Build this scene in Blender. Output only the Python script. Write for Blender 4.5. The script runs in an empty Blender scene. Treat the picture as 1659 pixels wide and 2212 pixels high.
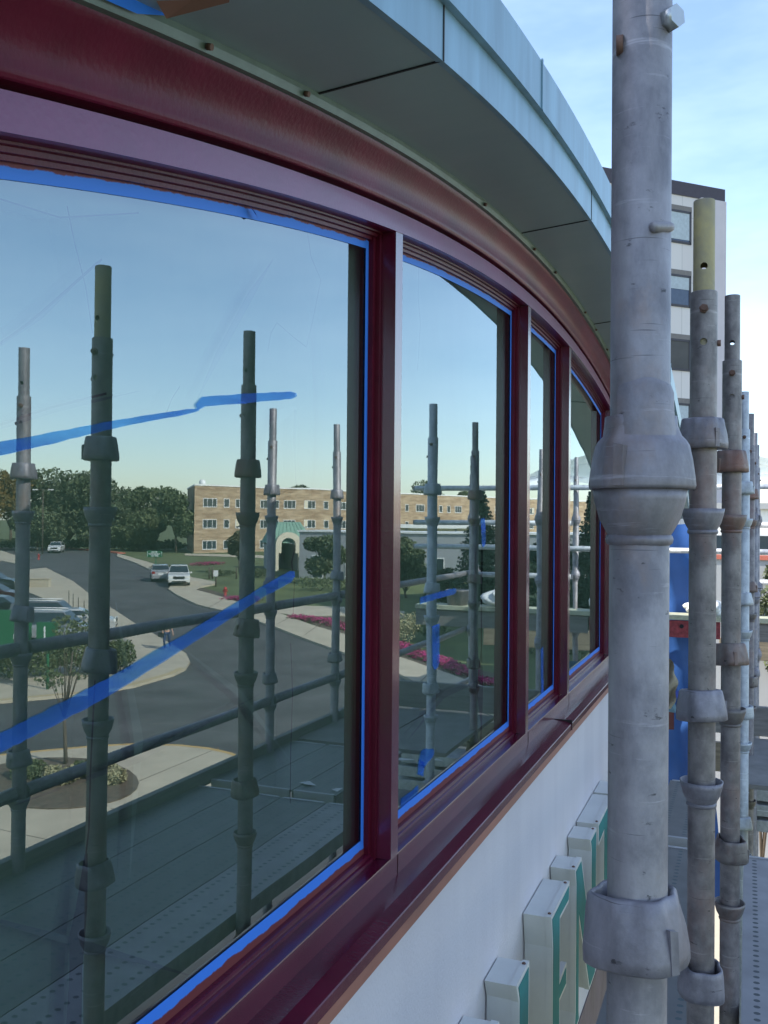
import bpy, bmesh, math, random
import numpy as np
from mathutils import Vector, Matrix
random.seed(7); rng = np.random.default_rng(7)
S = bpy.context.scene
C = S.collection
R_ = math.radians
# ------------------------------------------------------------ camera
CZ = 7.3                       # eye height above the street
TH, PITCH, ROLL = R_(21.2), R_(.62), R_(.5)
s, c = math.sin(TH), math.cos(TH)
f0 = Vector((-s*math.cos(PITCH), c*math.cos(PITCH), math.sin(PITCH)))
r0 = Vector((c, s, 0)); u0 = r0.cross(f0)
Rt = r0*math.cos(ROLL) + u0*math.sin(ROLL)
Up = u0*math.cos(ROLL) - r0*math.sin(ROLL)
cd = bpy.data.cameras.new("camera"); cam = bpy.data.objects.new("camera", cd); C.objects.link(cam)
cd.sensor_fit = 'HORIZONTAL'; cd.sensor_width = 36; cd.lens = 36*2030/1659
cd.clip_start = .02; cd.clip_end = 3000
M = Matrix((Rt, Up, -f0)).transposed().to_4x4(); M.translation = Vector((0, 0, CZ)); cam.matrix_world = M
S.camera = cam
# ------------------------------------------------------------ sky, sun, exposure
SUN_EL = R_(37); SUN = Vector((-.957, -.288, 0)).normalized()
W = bpy.data.worlds.new("World"); S.world = W; W.use_nodes = True
nt = W.node_tree; nt.nodes.clear()
out = nt.nodes.new('ShaderNodeOutputWorld'); bg = nt.nodes.new('ShaderNodeBackground'); sky = nt.nodes.new('ShaderNodeTexSky')
sky.sky_type = 'NISHITA'; sky.sun_disc = False; sky.sun_elevation = SUN_EL
sky.sun_rotation = math.atan2(SUN.x, SUN.y)
sky.air_density = 1.0; sky.dust_density = .8; sky.ozone_density = 1.4
tc = nt.nodes.new('ShaderNodeTexCoord'); mp = nt.nodes.new('ShaderNodeMapping'); mp.inputs['Scale'].default_value = (1, 1, 3.2)
nz = nt.nodes.new('ShaderNodeTexNoise'); nz.inputs['Scale'].default_value = 2.6; nz.inputs['Detail'].default_value = 5; nz.inputs['Roughness'].default_value = .62
rp = nt.nodes.new('ShaderNodeValToRGB'); rp.color_ramp.elements[0].position = .34; rp.color_ramp.elements[1].position = .90
rp.color_ramp.elements[1].color = (.26, .26, .26, 1)
mx = nt.nodes.new('ShaderNodeMixRGB'); mx.inputs[2].default_value = (6.3, 7.2, 8.2, 1)
L = nt.links.new
L(tc.outputs['Generated'], mp.inputs[0]); L(mp.outputs[0], nz.inputs['Vector']); L(nz.outputs['Fac'], rp.inputs[0])
L(rp.outputs[0], mx.inputs[0]); L(sky.outputs[0], mx.inputs[1]); L(mx.outputs[0], bg.inputs[0]); L(bg.outputs[0], out.inputs[0])
bg.inputs[1].default_value = .15
sl = bpy.data.lights.new("sun", 'SUN'); so = bpy.data.objects.new("sun", sl); C.objects.link(so)
sl.energy = 3.4; sl.angle = R_(.5); sl.color = (1, .93, .82)
sd = Vector((SUN.x*math.cos(SUN_EL), SUN.y*math.cos(SUN_EL), math.sin(SUN_EL)))
so.rotation_euler = sd.to_track_quat('Z', 'Y').to_euler(); so.location = (-20, -6, 30)
S.view_settings.view_transform = 'Standard'; S.view_settings.look = 'None'; S.view_settings.exposure = 1.3; S.view_settings.gamma = 1
S.render.resolution_x, S.render.resolution_y = 768, 1024
# ------------------------------------------------------------ survey helpers: photo bearing -> place
DG = .755                                   # glass plane, metres left of the eye
def ray(x, y): return f0 + Rt*((x-829.5)/2030) + Up*((1106-y)/2030)
def onwall(x, y, d):                        # point on the facade plane x=-d
    r = ray(x, y); p = r*(-d/r.x); return Vector((p.x, p.y, p.z+CZ))
def direct(x, y, z): p = ray(x, y)*z; return Vector((p.x, p.y, p.z+CZ))
def real(p): return Vector((-2*DG-p.x, p.y, p.z+CZ))
def seen(x, y, z): return real(ray(x, y)*z)         # place seen by way of the glass, z metres ahead
KN = [(-1e4, 0), (50, 0), (82, 1.8), (141, 2.4), (400, 3.5), (3000, 6)]
def G(t):
    for (a, za), (b, zb) in zip(KN, KN[1:]):
        if t <= b: return za + (zb-za)*max(0, (t-a))/(b-a)
    return KN[-1][1]
def tof(p): return s*(2*DG+p[0]) + c*p[1]
def gz(x, y): return G(tof((x, y)))
def ground(x, y):                           # street point seen by way of the glass
    r = ray(x, y); lo, hi = 3, 900
    for _ in range(50):
        m = (lo+hi)/2; p = r*m
        if p.z+CZ > G(m*(-s*r.x+c*r.y)): lo = m
        else: hi = m
    return real(r*lo)
# ------------------------------------------------------------ materials
def new(name):
    m = bpy.data.materials.new(name); m.use_nodes = True; n = m.node_tree
    return m, n, n.nodes['Principled BSDF'], n.links.new
def mat(name, col, rough=.7, metal=0., var=.12, scale=6., bump=0., bscale=40., coat=0., spec=.5, col2=None, stretch=(1, 1, 1), det=6, obj=True, thr=None):
    m, n, b, l = new(name)
    t = n.nodes.new('ShaderNodeTexCoord'); mpn = n.nodes.new('ShaderNodeMapping'); mpn.inputs['Scale'].default_value = stretch
    z = n.nodes.new('ShaderNodeTexNoise'); z.inputs['Scale'].default_value = scale; z.inputs['Detail'].default_value = det; z.inputs['Roughness'].default_value = .6
    l(t.outputs['Object' if obj else 'Generated'], mpn.inputs[0]); l(mpn.outputs[0], z.inputs['Vector'])
    r = n.nodes.new('ShaderNodeValToRGB')
    r.color_ramp.elements[0].position, r.color_ramp.elements[1].position = thr or (.3, .7)
    c2 = col2 or tuple(min(1, v*(1+var)) for v in col)
    c1 = tuple(v*(1-var) for v in col) if not col2 else col
    r.color_ramp.elements[0].color = (*c1, 1); r.color_ramp.elements[1].color = (*c2, 1)
    l(z.outputs['Fac'], r.inputs[0]); l(r.outputs[0], b.inputs['Base Color'])
    b.inputs['Roughness'].default_value = rough; b.inputs['Metallic'].default_value = metal
    b.inputs['Coat Weight'].default_value = coat; b.inputs['Coat Roughness'].default_value = .12
    b.inputs['Specular IOR Level'].default_value = spec
    if bump:
        z2 = n.nodes.new('ShaderNodeTexNoise'); z2.inputs['Scale'].default_value = bscale; z2.inputs['Detail'].default_value = 4
        bp = n.nodes.new('ShaderNodeBump'); bp.inputs['Strength'].default_value = bump; bp.inputs['Distance'].default_value = .01
        l(mpn.outputs[0], z2.inputs['Vector']); l(z2.outputs['Fac'], bp.inputs['Height']); l(bp.outputs[0], b.inputs['Normal'])
    return m
def galv(name, base, dark, rust, rustamt, tint=(.35, .3, .1)):
    """weathered galvanised tube: mottled zinc, scuffs, scratches, rust"""
    m, n, b, l = new(name); N = n.nodes.new
    t = N('ShaderNodeTexCoord')
    def noise(sc, det, st=(1, 1, 1)):
        mpn = N('ShaderNodeMapping'); mpn.inputs['Scale'].default_value = st
        z = N('ShaderNodeTexNoise'); z.inputs['Scale'].default_value = sc; z.inputs['Detail'].default_value = det; z.inputs['Roughness'].default_value = .65
        l(t.outputs['Object'], mpn.inputs[0]); l(mpn.outputs[0], z.inputs['Vector']); return z
    def ramp(z, a, bb):
        r = N('ShaderNodeValToRGB'); r.color_ramp.elements[0].position = a; r.color_ramp.elements[1].position = bb; l(z.outputs['Fac'], r.inputs[0]); return r
    def mix(f, a, bb):
        x = N('ShaderNodeMixRGB')
        if isinstance(f, float): x.inputs[0].default_value = f
        else: l(f.outputs[0], x.inputs[0])
        for i, v in ((1, a), (2, bb)):
            if isinstance(v, tuple): x.inputs[i].default_value = (*v, 1)
            else: l(v.outputs[0], x.inputs[i])
        return x
    a = mix(ramp(noise(26, 10, (1, 1, .8)), .38, .62), dark, base)
    a = mix(ramp(noise(9, 8, (1, 1, .35)), .52, .72), a, tuple(v*1.3 for v in base))
    a = mix(ramp(noise(6, 8, (1, 1, .6)), .62-rustamt*.12, .8), a, rust)
    a = mix(ramp(noise(5, 9, (1, 1, 14)), .60, .70), a, tuple(v*1.55 for v in base))
    a = mix(ramp(noise(30, 3, (.25, .25, 9)), .66, .71), a, tuple(v*.55 for v in dark))
    a = mix(ramp(noise(38, 6, (1, 1, 2.2)), .645, .70), a, tuple(v*.3 for v in dark))
    l(a.outputs[0], b.inputs['Base Color'])
    b.inputs['Metallic'].default_value = .35; b.inputs['Roughness'].default_value = .52
    z2 = noise(70, 5); bp = N('ShaderNodeBump'); bp.inputs['Strength'].default_value = .25; bp.inputs['Distance'].default_value = .003
    l(z2.outputs['Fac'], bp.inputs['Height']); l(bp.outputs[0], b.inputs['Normal'])
    return m
MT = {}
MT['zinc'] = galv('galvanised zinc', (.30, .282, .30), (.18, .17, .19), (.30, .19, .13), .45)
MT['zinc_dark'] = galv('weathered zinc', (.27, .245, .245), (.145, .13, .135), (.22, .11, .09), .8)
MT['zinc_pale'] = galv('pale painted zinc', (.50, .53, .56), (.36, .38, .42), (.2, .2, .2), 0.)
MT['cast'] = galv('cast cup iron', (.27, .255, .29), (.17, .16, .185), (.25, .17, .13), .25)
MT['cast_rust'] = galv('rusty cup iron', (.22, .20, .19), (.13, .11, .11), (.26, .10, .06), 1.2)
MT['yellow'] = mat('worn yellow paint', (.20, .19, .17), .6, 0, .2, 7, .15, 60, col2=(.40, .33, .16), thr=(.36, .56))
MT['hole'] = mat('dark hole', (.02, .02, .025), .9)
MT['bolt'] = mat('zinc bolt', (.45, .47, .48), .35, .7, .1, 30)
MT['rustbolt'] = mat('rusted bolt', (.16, .09, .07), .7, .3, .3, 60)
MT['maroon'] = mat('maroon gloss paint', (.100, .006, .026), .26, 0, .2, 4, .05, 120, coat=.8, spec=.8)
MT['maroon_skysheen'] = mat('maroon paint tinted with sky sheen', (.17, .016, .09), .34, 0, .14, 5, .05, 120, coat=.4, spec=.5)  # maroon paint with the purple sheen of reflected sky put into its colour
MT['maroon_sill'] = mat('maroon sill paint', (.085, .004, .020), .25, 0, .22, 5, .06, 120, coat=.22, spec=.35)
MT['maroon_cove'] = mat('maroon brushed paint', (.115, .004, .024), .30, 0, .26, 5, .06, 120, coat=.0, spec=.11)
MT['maroon_bead'] = mat('maroon bead paint', (.095, .005, .018), .4, 0, .25, 9, .08, 160, coat=.0, spec=.25)
MT['lip'] = mat('brown timber lip', (.27, .10, .065), .5, 0, .25, 14, .1, 60, stretch=(1, .15, 1))
MT['soffit'] = mat('green copper paint soffit', (.235, .325, .345), .36, .15, .16, 1.8, .12, 5, col2=(.30, .38, .39))
MT['fascia'] = mat('pale verdigris fascia', (.175, .31, .40), .38, .1, .22, 3.5, .10, 4, stretch=(1, 3, .5))
MT['trim'] = mat('green trim strip', (.12, .17, .14), .45, 0, .2, 20)
MT['joint'] = mat('dark joint sealant', (.015, .012, .014), .7)
MT['stucco'] = mat('white fine stucco', (.70, .66, .71), .85, 0, .03, 5, .35, 380)
MT['stucco'] = mat('white fine stucco', (.655, .61, .64), .85, 0, .03, 1.6, .5, 300, col2=(.73, .685, .71), stretch=(1, 2.5, .35))
MT['letterw'] = mat('white letter enamel', (.60, .60, .58), .45, 0, .06, 8, .03, 30)
MT['teal'] = mat('teal translucent face', (.020, .20, .20), .65, 0, .15, 7, 0, 40, 0, .2)
MT['alu'] = mat('perforated aluminium', (.4, .4, .42), .5, .4)
MT['wood'] = mat('weathered scaffold wood', (.26, .22, .16), .8, 0, .3, 5, .2, 40, stretch=(1, 1, 12))
MT['woodgrey'] = mat('grey scaffold wood', (.22, .21, .20), .85, 0, .25, 6, .2, 40, stretch=(1, 1, 10))
MT['woodred'] = mat('red stained board', (.28, .05, .06), .75, 0, .4, 30, .2, 60)
MT['woodcap'] = mat('pale treated board', (.42, .43, .32), .75, 0, .2, 18)
MT['tarp'] = mat('blue tarpaulin', (.025, .10, .33), .5, 0, .18, 3, .5, 7)
MT['plastic'] = mat('white plastic film', (.72, .74, .75), .3, 0, .08, 6, .6, 9)
MT['drop'] = mat('canvas drop cloth', (.36, .31, .23), .95, 0, .2, 10, .5, 30)
MT['white'] = mat('white paint', (.72, .72, .70), .5, 0, .04)
MT['cream'] = mat('cream render', (.62, .56, .43), .8, 0, .05, 2)
MT['greyren'] = mat('grey render', (.33, .34, .35), .85, 0, .06, 1)
MT['glassdark'] = mat('dark window glass', (.03, .045, .055), .08, 0, .2, .6)
MT['concrete'] = mat('pale concrete paving', (.46, .40, .30), .9, 0, .13, .8, .1, 20, det=10)
MT['kerb'] = mat('yellow painted kerb', (.50, .33, .12), .8, 0, .15, 3)
MT['redkerb'] = mat('red painted kerb', (.42, .12, .08), .8, 0, .15, 3)
MT['asphalt'] = mat('asphalt', (.080, .079, .078), .88, 0, .34, .35, .2, 30, det=12)
MT['grass'] = mat('mown grass', (.105, .125, .045), .95, 0, .3, .35, .4, 12, det=12)
MT['mulch'] = mat('brown mulch', (.115, .085, .06), .95, 0, .5, 9, .6, 30)
MT['gravel'] = mat('pale river gravel', (.30, .28, .25), .9, 0, .5, 14, .8, 25)
MT['leaf_dark'] = mat('dark foliage', (.078, .096, .045), .8, 0, .6, .5)
MT['leaf_mid'] = mat('green foliage', (.095, .118, .05), .75, 0, .4, .6)
MT['leaf_autumn'] = mat('turning foliage', (.10, .085, .022), .75, 0, .5, .4, col2=(.20, .12, .03))
MT['leaf_red'] = mat('reddish foliage', (.085, .075, .035), .75, 0, .4, 1.2)
MT['spruce'] = mat('spruce needles', (.025, .048, .030), .8, 0, .4, 1.5)
MT['straw'] = mat('ornamental grass', (.30, .28, .16), .85, 0, .35, 3)
MT['bark'] = mat('bark', (.10, .08, .06), .95, 0, .3, 6)
MT['petal'] = mat('magenta petals', (.10, .045, .05), .85, 0, .6, 2.2, col2=(.52, .04, .21), thr=(.36, .55))
MT['signgreen'] = mat('green sign board', (.02, .13, .055), .45, 0, .06)
MT['rubber'] = mat('tyre rubber', (.02, .02, .02), .85)
MT['skin'] = mat('skin', (.48, .28, .20), .55, 0, .05)
MT['denim'] = mat('blue denim', (.035, .06, .13), .9, 0, .25, 20)
MT['tee'] = mat('grey shirt', (.28, .28, .25), .9, 0, .08, 10)
MT['hair'] = mat('dark hair', (.035, .022, .015), .6)
MT['chrome'] = mat('bright metal', (.7, .7, .7), .15, .9)
MT['lampglass'] = mat('lamp lens', (.75, .75, .7), .15)
MT['taillight'] = mat('red lens', (.3, .01, .01), .2)
MT['hydrant'] = mat('red hydrant paint', (.4, .03, .03), .5)
MT['copperroof'] = mat('verdigris roof', (.14, .26, .20), .6, .1, .15, 2)
MT['stone'] = mat('pale weathered stone', (.5, .47, .4), .9, 0, .3, 8, .5, 20)
def paint(name, col): return mat(name, col, .25, .2, .02, 2, coat=.7)
def brick_mat():
    m, n, b, l = new('buff brick'); N = n.nodes.new
    t = N('ShaderNodeTexCoord'); br = N('ShaderNodeTexBrick')
    br.inputs['Color1'].default_value = (.47, .36, .245, 1); br.inputs['Color2'].default_value = (.35, .26, .18, 1); br.inputs['Mortar'].default_value = (.40, .33, .25, 1)
    br.inputs['Scale'].default_value = 1; br.inputs['Brick Width'].default_value = .9; br.inputs['Row Height'].default_value = .22; br.inputs['Mortar Size'].default_value = .02
    z = N('ShaderNodeTexNoise'); z.inputs['Scale'].default_value = 1.1; z.inputs['Detail'].default_value = 8
    mpn = N('ShaderNodeMapping'); mpn.inputs['Scale'].default_value = (.35, .35, 2.2)
    l(t.outputs['UV'], br.inputs['Vector']); l(t.outputs['Object'], mpn.inputs[0]); l(mpn.outputs[0], z.inputs['Vector'])
    r = N('ShaderNodeValToRGB'); r.color_ramp.elements[0].position = .38; r.color_ramp.elements[1].position = .66
    r.color_ramp.elements[0].color = (.7, .62, .55, 1); r.color_ramp.elements[1].color = (1.1, 1.08, 1.02, 1); l(z.outputs['Fac'], r.inputs[0])
    x = N('ShaderNodeMixRGB'); x.blend_type = 'MULTIPLY'; x.inputs[0].default_value = 1
    l(br.outputs[0], x.inputs[1]); l(r.outputs[0], x.inputs[2]); l(x.outputs[0], b.inputs['Base Color']); b.inputs['Roughness'].default_value = .9
    return m
MT['brick'] = brick_mat()
def panel_mat():
    m, n, b, l = new('beige precast panels'); N = n.nodes.new
    t = N('ShaderNodeTexCoord'); br = N('ShaderNodeTexBrick'); br.offset = 0
    br.inputs['Color1'].default_value = (.70, .655, .63, 1); br.inputs['Color2'].default_value = (.66, .61, .59, 1); br.inputs['Mortar'].default_value = (.56, .52, .50, 1)
    br.inputs['Scale'].default_value = 1; br.inputs['Brick Width'].default_value = 2.6; br.inputs['Row Height'].default_value = 3.6; br.inputs['Mortar Size'].default_value = .03
    l(t.outputs['UV'], br.inputs['Vector']); l(br.outputs[0], b.inputs['Base Color']); b.inputs['Roughness'].default_value = .85
    return m
MT['precast'] = panel_mat()
def plank_mat(name, base, hole):
    m, n, b, l = new(name); N = n.nodes.new
    t = N('ShaderNodeTexCoord'); sx = N('ShaderNodeSeparateXYZ'); l(t.outputs['Object'], sx.inputs[0])
    def math_(op, a, bb=None):
        k = N('ShaderNodeMath'); k.operation = op
        for i, v in enumerate((a, bb)):
            if v is None: continue
            if isinstance(v, (int, float)): k.inputs[i].default_value = v
            else: l(v, k.inputs[i])
        return k.outputs[0]
    u = math_('SUBTRACT', math_('FRACT', math_('DIVIDE', sx.outputs['X'], .075)), .5)
    v = math_('SUBTRACT', math_('FRACT', math_('DIVIDE', sx.outputs['Y'], .034)), .5)
    d = math_('ADD', math_('POWER', math_('MULTIPLY', u, 1.9), 2), math_('POWER', v, 2))
    msk = math_('LESS_THAN', d, .045)
    z = N('ShaderNodeTexNoise'); z.inputs['Scale'].default_value = 9; z.inputs['Detail'].default_value = 9; l(t.outputs['Object'], z.inputs['Vector'])
    r = N('ShaderNodeValToRGB'); r.color_ramp.elements[0].position = .3; r.color_ramp.elements[1].position = .72
    r.color_ramp.elements[0].color = (*[q*.72 for q in base], 1); r.color_ramp.elements[1].color = (*base, 1); l(z.outputs['Fac'], r.inputs[0])
    x = N('ShaderNodeMixRGB'); l(msk, x.inputs[0]); l(r.outputs[0], x.inputs[1]); x.inputs[2].default_value = (*hole, 1)
    l(x.outputs[0], b.inputs['Base Color']); b.inputs['Roughness'].default_value = .5; b.inputs['Metallic'].default_value = .25
    bp = N('ShaderNodeBump'); bp.inputs['Strength'].default_value = .7; bp.inputs['Distance'].default_value = .004; bp.invert = True
    l(msk, bp.inputs['Height']); l(bp.outputs[0], b.inputs['Normal'])
    return m
MT['plank'] = plank_mat('perforated steel deck', (.165, .165, .165), (.06, .09, .10))
MT['plank2'] = plank_mat('pale perforated deck', (.31, .30, .315), (.05, .06, .07))
def glass_mat():
    m = bpy.data.materials.new('coated tinted glass'); m.use_nodes = True; n = m.node_tree; n.nodes.clear(); N = n.nodes.new; l = n.links.new
    o = N('ShaderNodeOutputMaterial'); gl = N('ShaderNodeBsdfGlossy'); tr = N('ShaderNodeBsdfTransparent'); mxs = N('ShaderNodeMixShader')
    gl.inputs['Roughness'].default_value = 0; gl.inputs['Color'].default_value = (.80, .91, .95, 1)
    tr.inputs['Color'].default_value = (.95, .98, .98, 1)
    fr = N('ShaderNodeFresnel'); fr.inputs['IOR'].default_value = 1.75
    mr = N('ShaderNodeMapRange'); mr.inputs['From Min'].default_value = 0; mr.inputs['From Max'].default_value = 1; mr.inputs['To Min'].default_value = .20; mr.inputs['To Max'].default_value = 1
    t = N('ShaderNodeTexCoord'); z = N('ShaderNodeTexNoise'); z.inputs['Scale'].default_value = 2.2; z.inputs['Detail'].default_value = 1
    bp = N('ShaderNodeBump'); bp.inputs['Strength'].default_value = .03; bp.inputs['Distance'].default_value = .02
    l(t.outputs['Object'], z.inputs['Vector']); l(z.outputs['Fac'], bp.inputs['Height']); l(bp.outputs[0], gl.inputs['Normal'])
    l(fr.outputs[0], mr.inputs['Value']); l(mr.outputs[0], mxs.inputs[0]); l(tr.outputs[0], mxs.inputs[1]); l(gl.outputs[0], mxs.inputs[2]); l(mxs.outputs[0], o.inputs[0])
    return m
MT['glass'] = glass_mat()
def glass2_mat():
    m = bpy.data.materials.new('inner clear glass'); m.use_nodes = True; n = m.node_tree; n.nodes.clear(); N = n.nodes.new; l = n.links.new
    o = N('ShaderNodeOutputMaterial'); gl = N('ShaderNodeBsdfGlossy'); tr = N('ShaderNodeBsdfTransparent'); mxs = N('ShaderNodeMixShader'); gl.inputs['Roughness'].default_value = 0; tr.inputs['Color'].default_value = (.97, .98, .97, 1)
    mxs.inputs[0].default_value = .12; l(tr.outputs[0], mxs.inputs[1]); l(gl.outputs[0], mxs.inputs[2]); l(mxs.outputs[0], o.inputs[0]); return m
MT['glass2'] = glass2_mat()
MT['sheet'] = mat('grey green masking film', (.125, .205, .150), .6, 0, .28, 2.2, .5, 5, stretch=(1, 1, .4))
MT['tapein'] = mat('blue tape behind glass', (.01, .20, .92), .7, 0, .12, 14)
def cello_mat():
    m, n, b, l = new('see-through blue tape'); N = n.nodes.new
    b.inputs['Base Color'].default_value = (.005, .13, .72, 1); b.inputs['Roughness'].default_value = .6
    tr = N('ShaderNodeBsdfTransparent'); tr.inputs['Color'].default_value = (.50, .78, 1, 1); mxs = N('ShaderNodeMixShader')
    t = N('ShaderNodeTexCoord'); mpn = N('ShaderNodeMapping'); mpn.inputs['Scale'].default_value = (1, .6, 3); z = N('ShaderNodeTexNoise'); z.inputs['Scale'].default_value = 9; z.inputs['Detail'].default_value = 8
    l(t.outputs['Object'], mpn.inputs[0]); l(mpn.outputs[0], z.inputs['Vector']); mr = N('ShaderNodeMapRange'); mr.inputs['From Min'].default_value = .3; mr.inputs['From Max'].default_value = .7; mr.inputs['To Min'].default_value = .15; mr.inputs['To Max'].default_value = .55
    l(z.outputs['Fac'], mr.inputs['Value']); l(mr.outputs[0], mxs.inputs[0]); l(tr.outputs[0], mxs.inputs[1]); l(b.outputs[0], mxs.inputs[2]); l(mxs.outputs[0], n.nodes['Material Output'].inputs[0]); return m
MT['cello'] = cello_mat()
MT['crack'] = mat('dark slit', (.008, .008, .01), .9)
def tape_mat():
    """blue masking tape, its outer edge over-brushed with maroon"""
    m, n, b, l = new('blue masking tape'); N = n.nodes.new
    at = N('ShaderNodeAttribute'); at.attribute_name = 'edge'
    t = N('ShaderNodeTexCoord'); z = N('ShaderNodeTexNoise'); z.inputs['Scale'].default_value = 9; z.inputs['Detail'].default_value = 9; z.inputs['Roughness'].default_value = .72
    l(t.outputs['Object'], z.inputs['Vector'])
    a = N('ShaderNodeMath'); a.operation = 'MULTIPLY_ADD'; l(z.outputs['Fac'], a.inputs[0]); a.inputs[1].default_value = .75; l(at.outputs['Fac'], a.inputs[2])
    r = N('ShaderNodeValToRGB'); r.color_ramp.elements[0].position = .94; r.color_ramp.elements[1].position = 1.0
    l(a.outputs[0], r.inputs[0]); x = N('ShaderNodeMixRGB'); l(r.outputs[0], x.inputs[0])
    x.inputs[1].default_value = (.035, .20, .74, 1); x.inputs[2].default_value = (.14, .018, .022, 1)
    l(x.outputs[0], b.inputs['Base Color']); b.inputs['Roughness'].default_value = .6
    return m
MT['tape'] = tape_mat()
# ------------------------------------------------------------ mesh helpers
def tag(o, label=None, cat=None, group=None, kind=None):
    for k, v in (('label', label), ('category', cat), ('group', group), ('kind', kind)):
        if v: o[k] = v
    return o
class MB:
    noflip = False
    def __init__(s): s.v, s.f, s.m, s.uv = [], [], [], None; s.sm = []
    def face(s, pts, smooth=False):
        i = len(s.v); s.v += [tuple(p) for p in pts]; s.f.append(tuple(range(i, i+len(pts)))); s.sm.append(smooth)
    def add(s, vs, fs, smooth=False):
        i = len(s.v); s.v += [tuple(p) for p in vs]; s.f += [tuple(i+k for k in f) for f in fs]; s.sm += [smooth]*len(fs)
    def box(s, a, b, ax=None):
        x0, y0, z0 = a; x1, y1, z1 = b
        vs = [(x, y, z) for x in (x0, x1) for y in (y0, y1) for z in (z0, z1)]
        if ax: o, ex, ey, ez = ax; vs = [o+ex*x+ey*y+ez*z for x, y, z in vs]
        s.add(vs, [(0, 1, 3, 2), (4, 6, 7, 5), (0, 4, 5, 1), (2, 3, 7, 6), (0, 2, 6, 4), (1, 5, 7, 3)])
        return s
    def ring(s, rings, cap=True, smooth=True, closed=True):
        n = len(rings[0]); i = len(s.v)
        for r in rings: s.v += [tuple(p) for p in r]
        for a in range(len(rings)-1):
            for k in range(n if closed else n-1):
                k2 = (k+1) % n; s.f.append((i+a*n+k, i+a*n+k2, i+(a+1)*n+k2, i+(a+1)*n+k)); s.sm.append(smooth)
        if cap:
            s.f.append(tuple(i+k for k in range(n))[::-1]); s.f.append(tuple(i+(len(rings)-1)*n+k for k in range(n))); s.sm += [False, False]
        return s
    def tube(s, p0, p1, r0, r1=None, n=16, cap=True):
        p0, p1 = Vector(p0), Vector(p1); r1 = r0 if r1 is None else r1
        d = (p1-p0).normalized(); a = d.orthogonal().normalized(); b = d.cross(a)
        s.ring([[p+(a*math.cos(2*math.pi*k/n)+b*math.sin(2*math.pi*k/n))*r for k in range(n)] for p, r in ((p0, r0), (p1, r1))], cap); return s
    def lathe(s, o, prof, n=32, fn=None, tilt=None, cap=True):
        rings = []
        for (r, z) in prof:
            ring = []
            for k in range(n):
                a = 2*math.pi*k/n; rr = r+(fn(a, z) if fn else 0)
                p = Vector((rr*math.cos(a), rr*math.sin(a), z))
                if tilt: p = tilt @ p
                ring.append(Vector(o)+p)
            rings.append(ring)
        s.ring(rings, cap); return s
    def prism(s, pts, ex, lo, hi, o, eu, ev):      # polygon pts (u,v) pushed along ex
        n = len(pts); A = [o+eu*u+ev*v+ex*lo for u, v in pts]; B = [o+eu*u+ev*v+ex*hi for u, v in pts]
        s.add(A+B, [tuple(range(n))[::-1], tuple(range(n, 2*n))]+[(k, (k+1) % n, n+(k+1) % n, n+k) for k in range(n)]); return s
    def build(s, name, m, parent=None, origin=None):
        me = bpy.data.meshes.new(name); vs = s.v
        if origin is not None: vs = [(x-origin[0], y-origin[1], z-origin[2]) for x, y, z in s.v]
        me.from_pydata(vs, [], s.f); me.polygons.foreach_set('use_smooth', s.sm); me.materials.append(m); me.update()
        if not s.noflip: bm = bmesh.new(); bm.from_mesh(me); bmesh.ops.recalc_face_normals(bm, faces=bm.faces[:]); bm.to_mesh(me); bm.free()
        o = bpy.data.objects.new(name, me); C.objects.link(o)
        if origin is not None: o.location = origin
        if parent is not None:
            o.parent = parent
            if origin is not None: o.location = Vector(origin)-parent.location if parent.type == 'EMPTY' else Vector(origin)
        return o
def empty(name, loc, label, cat, group=None):
    o = bpy.data.objects.new(name, None); C.objects.link(o); o.location = loc; o.empty_display_size = .2
    return tag(o, label, cat, group)
def part(mb, name, m, root):                   # world-space mesh under an Empty at root.location
    o = mb.build(name, m); me = o.data
    base = root.location if root.parent is None else root.parent.location
    if root.type != 'EMPTY' and root.parent is None: base = root.location
    me.transform(Matrix.Translation(-Vector(base))); o.parent = root
    return o
def sub(mb, name, m, prt):                     # sub-part: parent is a part whose local space = thing's local space
    o = mb.build(name, m); b = prt.parent.location; o.data.transform(Matrix.Translation(-b)); o.parent = prt; return o
Z = Vector((0, 0, 1)); X = Vector((1, 0, 0)); Y = Vector((0, 1, 0))
# ================================================================ THE FACADE
Y0 = 3.56
def arch(y): return -(y-Y0)**2/22.2
bd = empty('office_building', (-.7, Y0, 0), 'near office building with an arched row of windows under a green curved eave', 'building')
def sweep(name, prof, ya, yb, m, parent, n=64, arched=True, smooth=False, sb=False):
    mb = MB(); ys = [ya+(yb-ya)*k/n for k in range(n+1)]
    rings = [[(-d, y, CZ+z+(arch(y) if arched else 0)) for d, z in prof] for y in ys]
    mb.ring(rings, cap=False, smooth=smooth, closed=False)
    return (sub if sb else part)(mb, name, m, parent)
YA, YB = -6.5, 7.25
# wall below the sill and the body behind
w = MB(); w.box((-9, YA, 0), (-.645, YB, CZ-.80)); wall = part(w, 'wall', MT['stucco'], bd)
j = MB(); j.box((-.646, YA, CZ-4.2), (-.641, YB, CZ-2.05)); part(j, 'lower_band', mat('dark purple membrane', (.06, .045, .075), .5, 0, .4, 6, .5, 8), bd)
core = MB(); core.box((-9, YA, CZ-.80), (-.87, YB-.02, CZ+.30)); part(core, 'inner_wall', MT['sheet'], bd)
for q in (((-.87, 6.64, CZ-.81), (-.69, YB, CZ+.42)), ((-.87, YA, CZ-.81), (-.69, .48, CZ+.22))): ew = MB(); ew.box(*q); part(ew, 'end_wall', MT['stucco'], bd)
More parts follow.
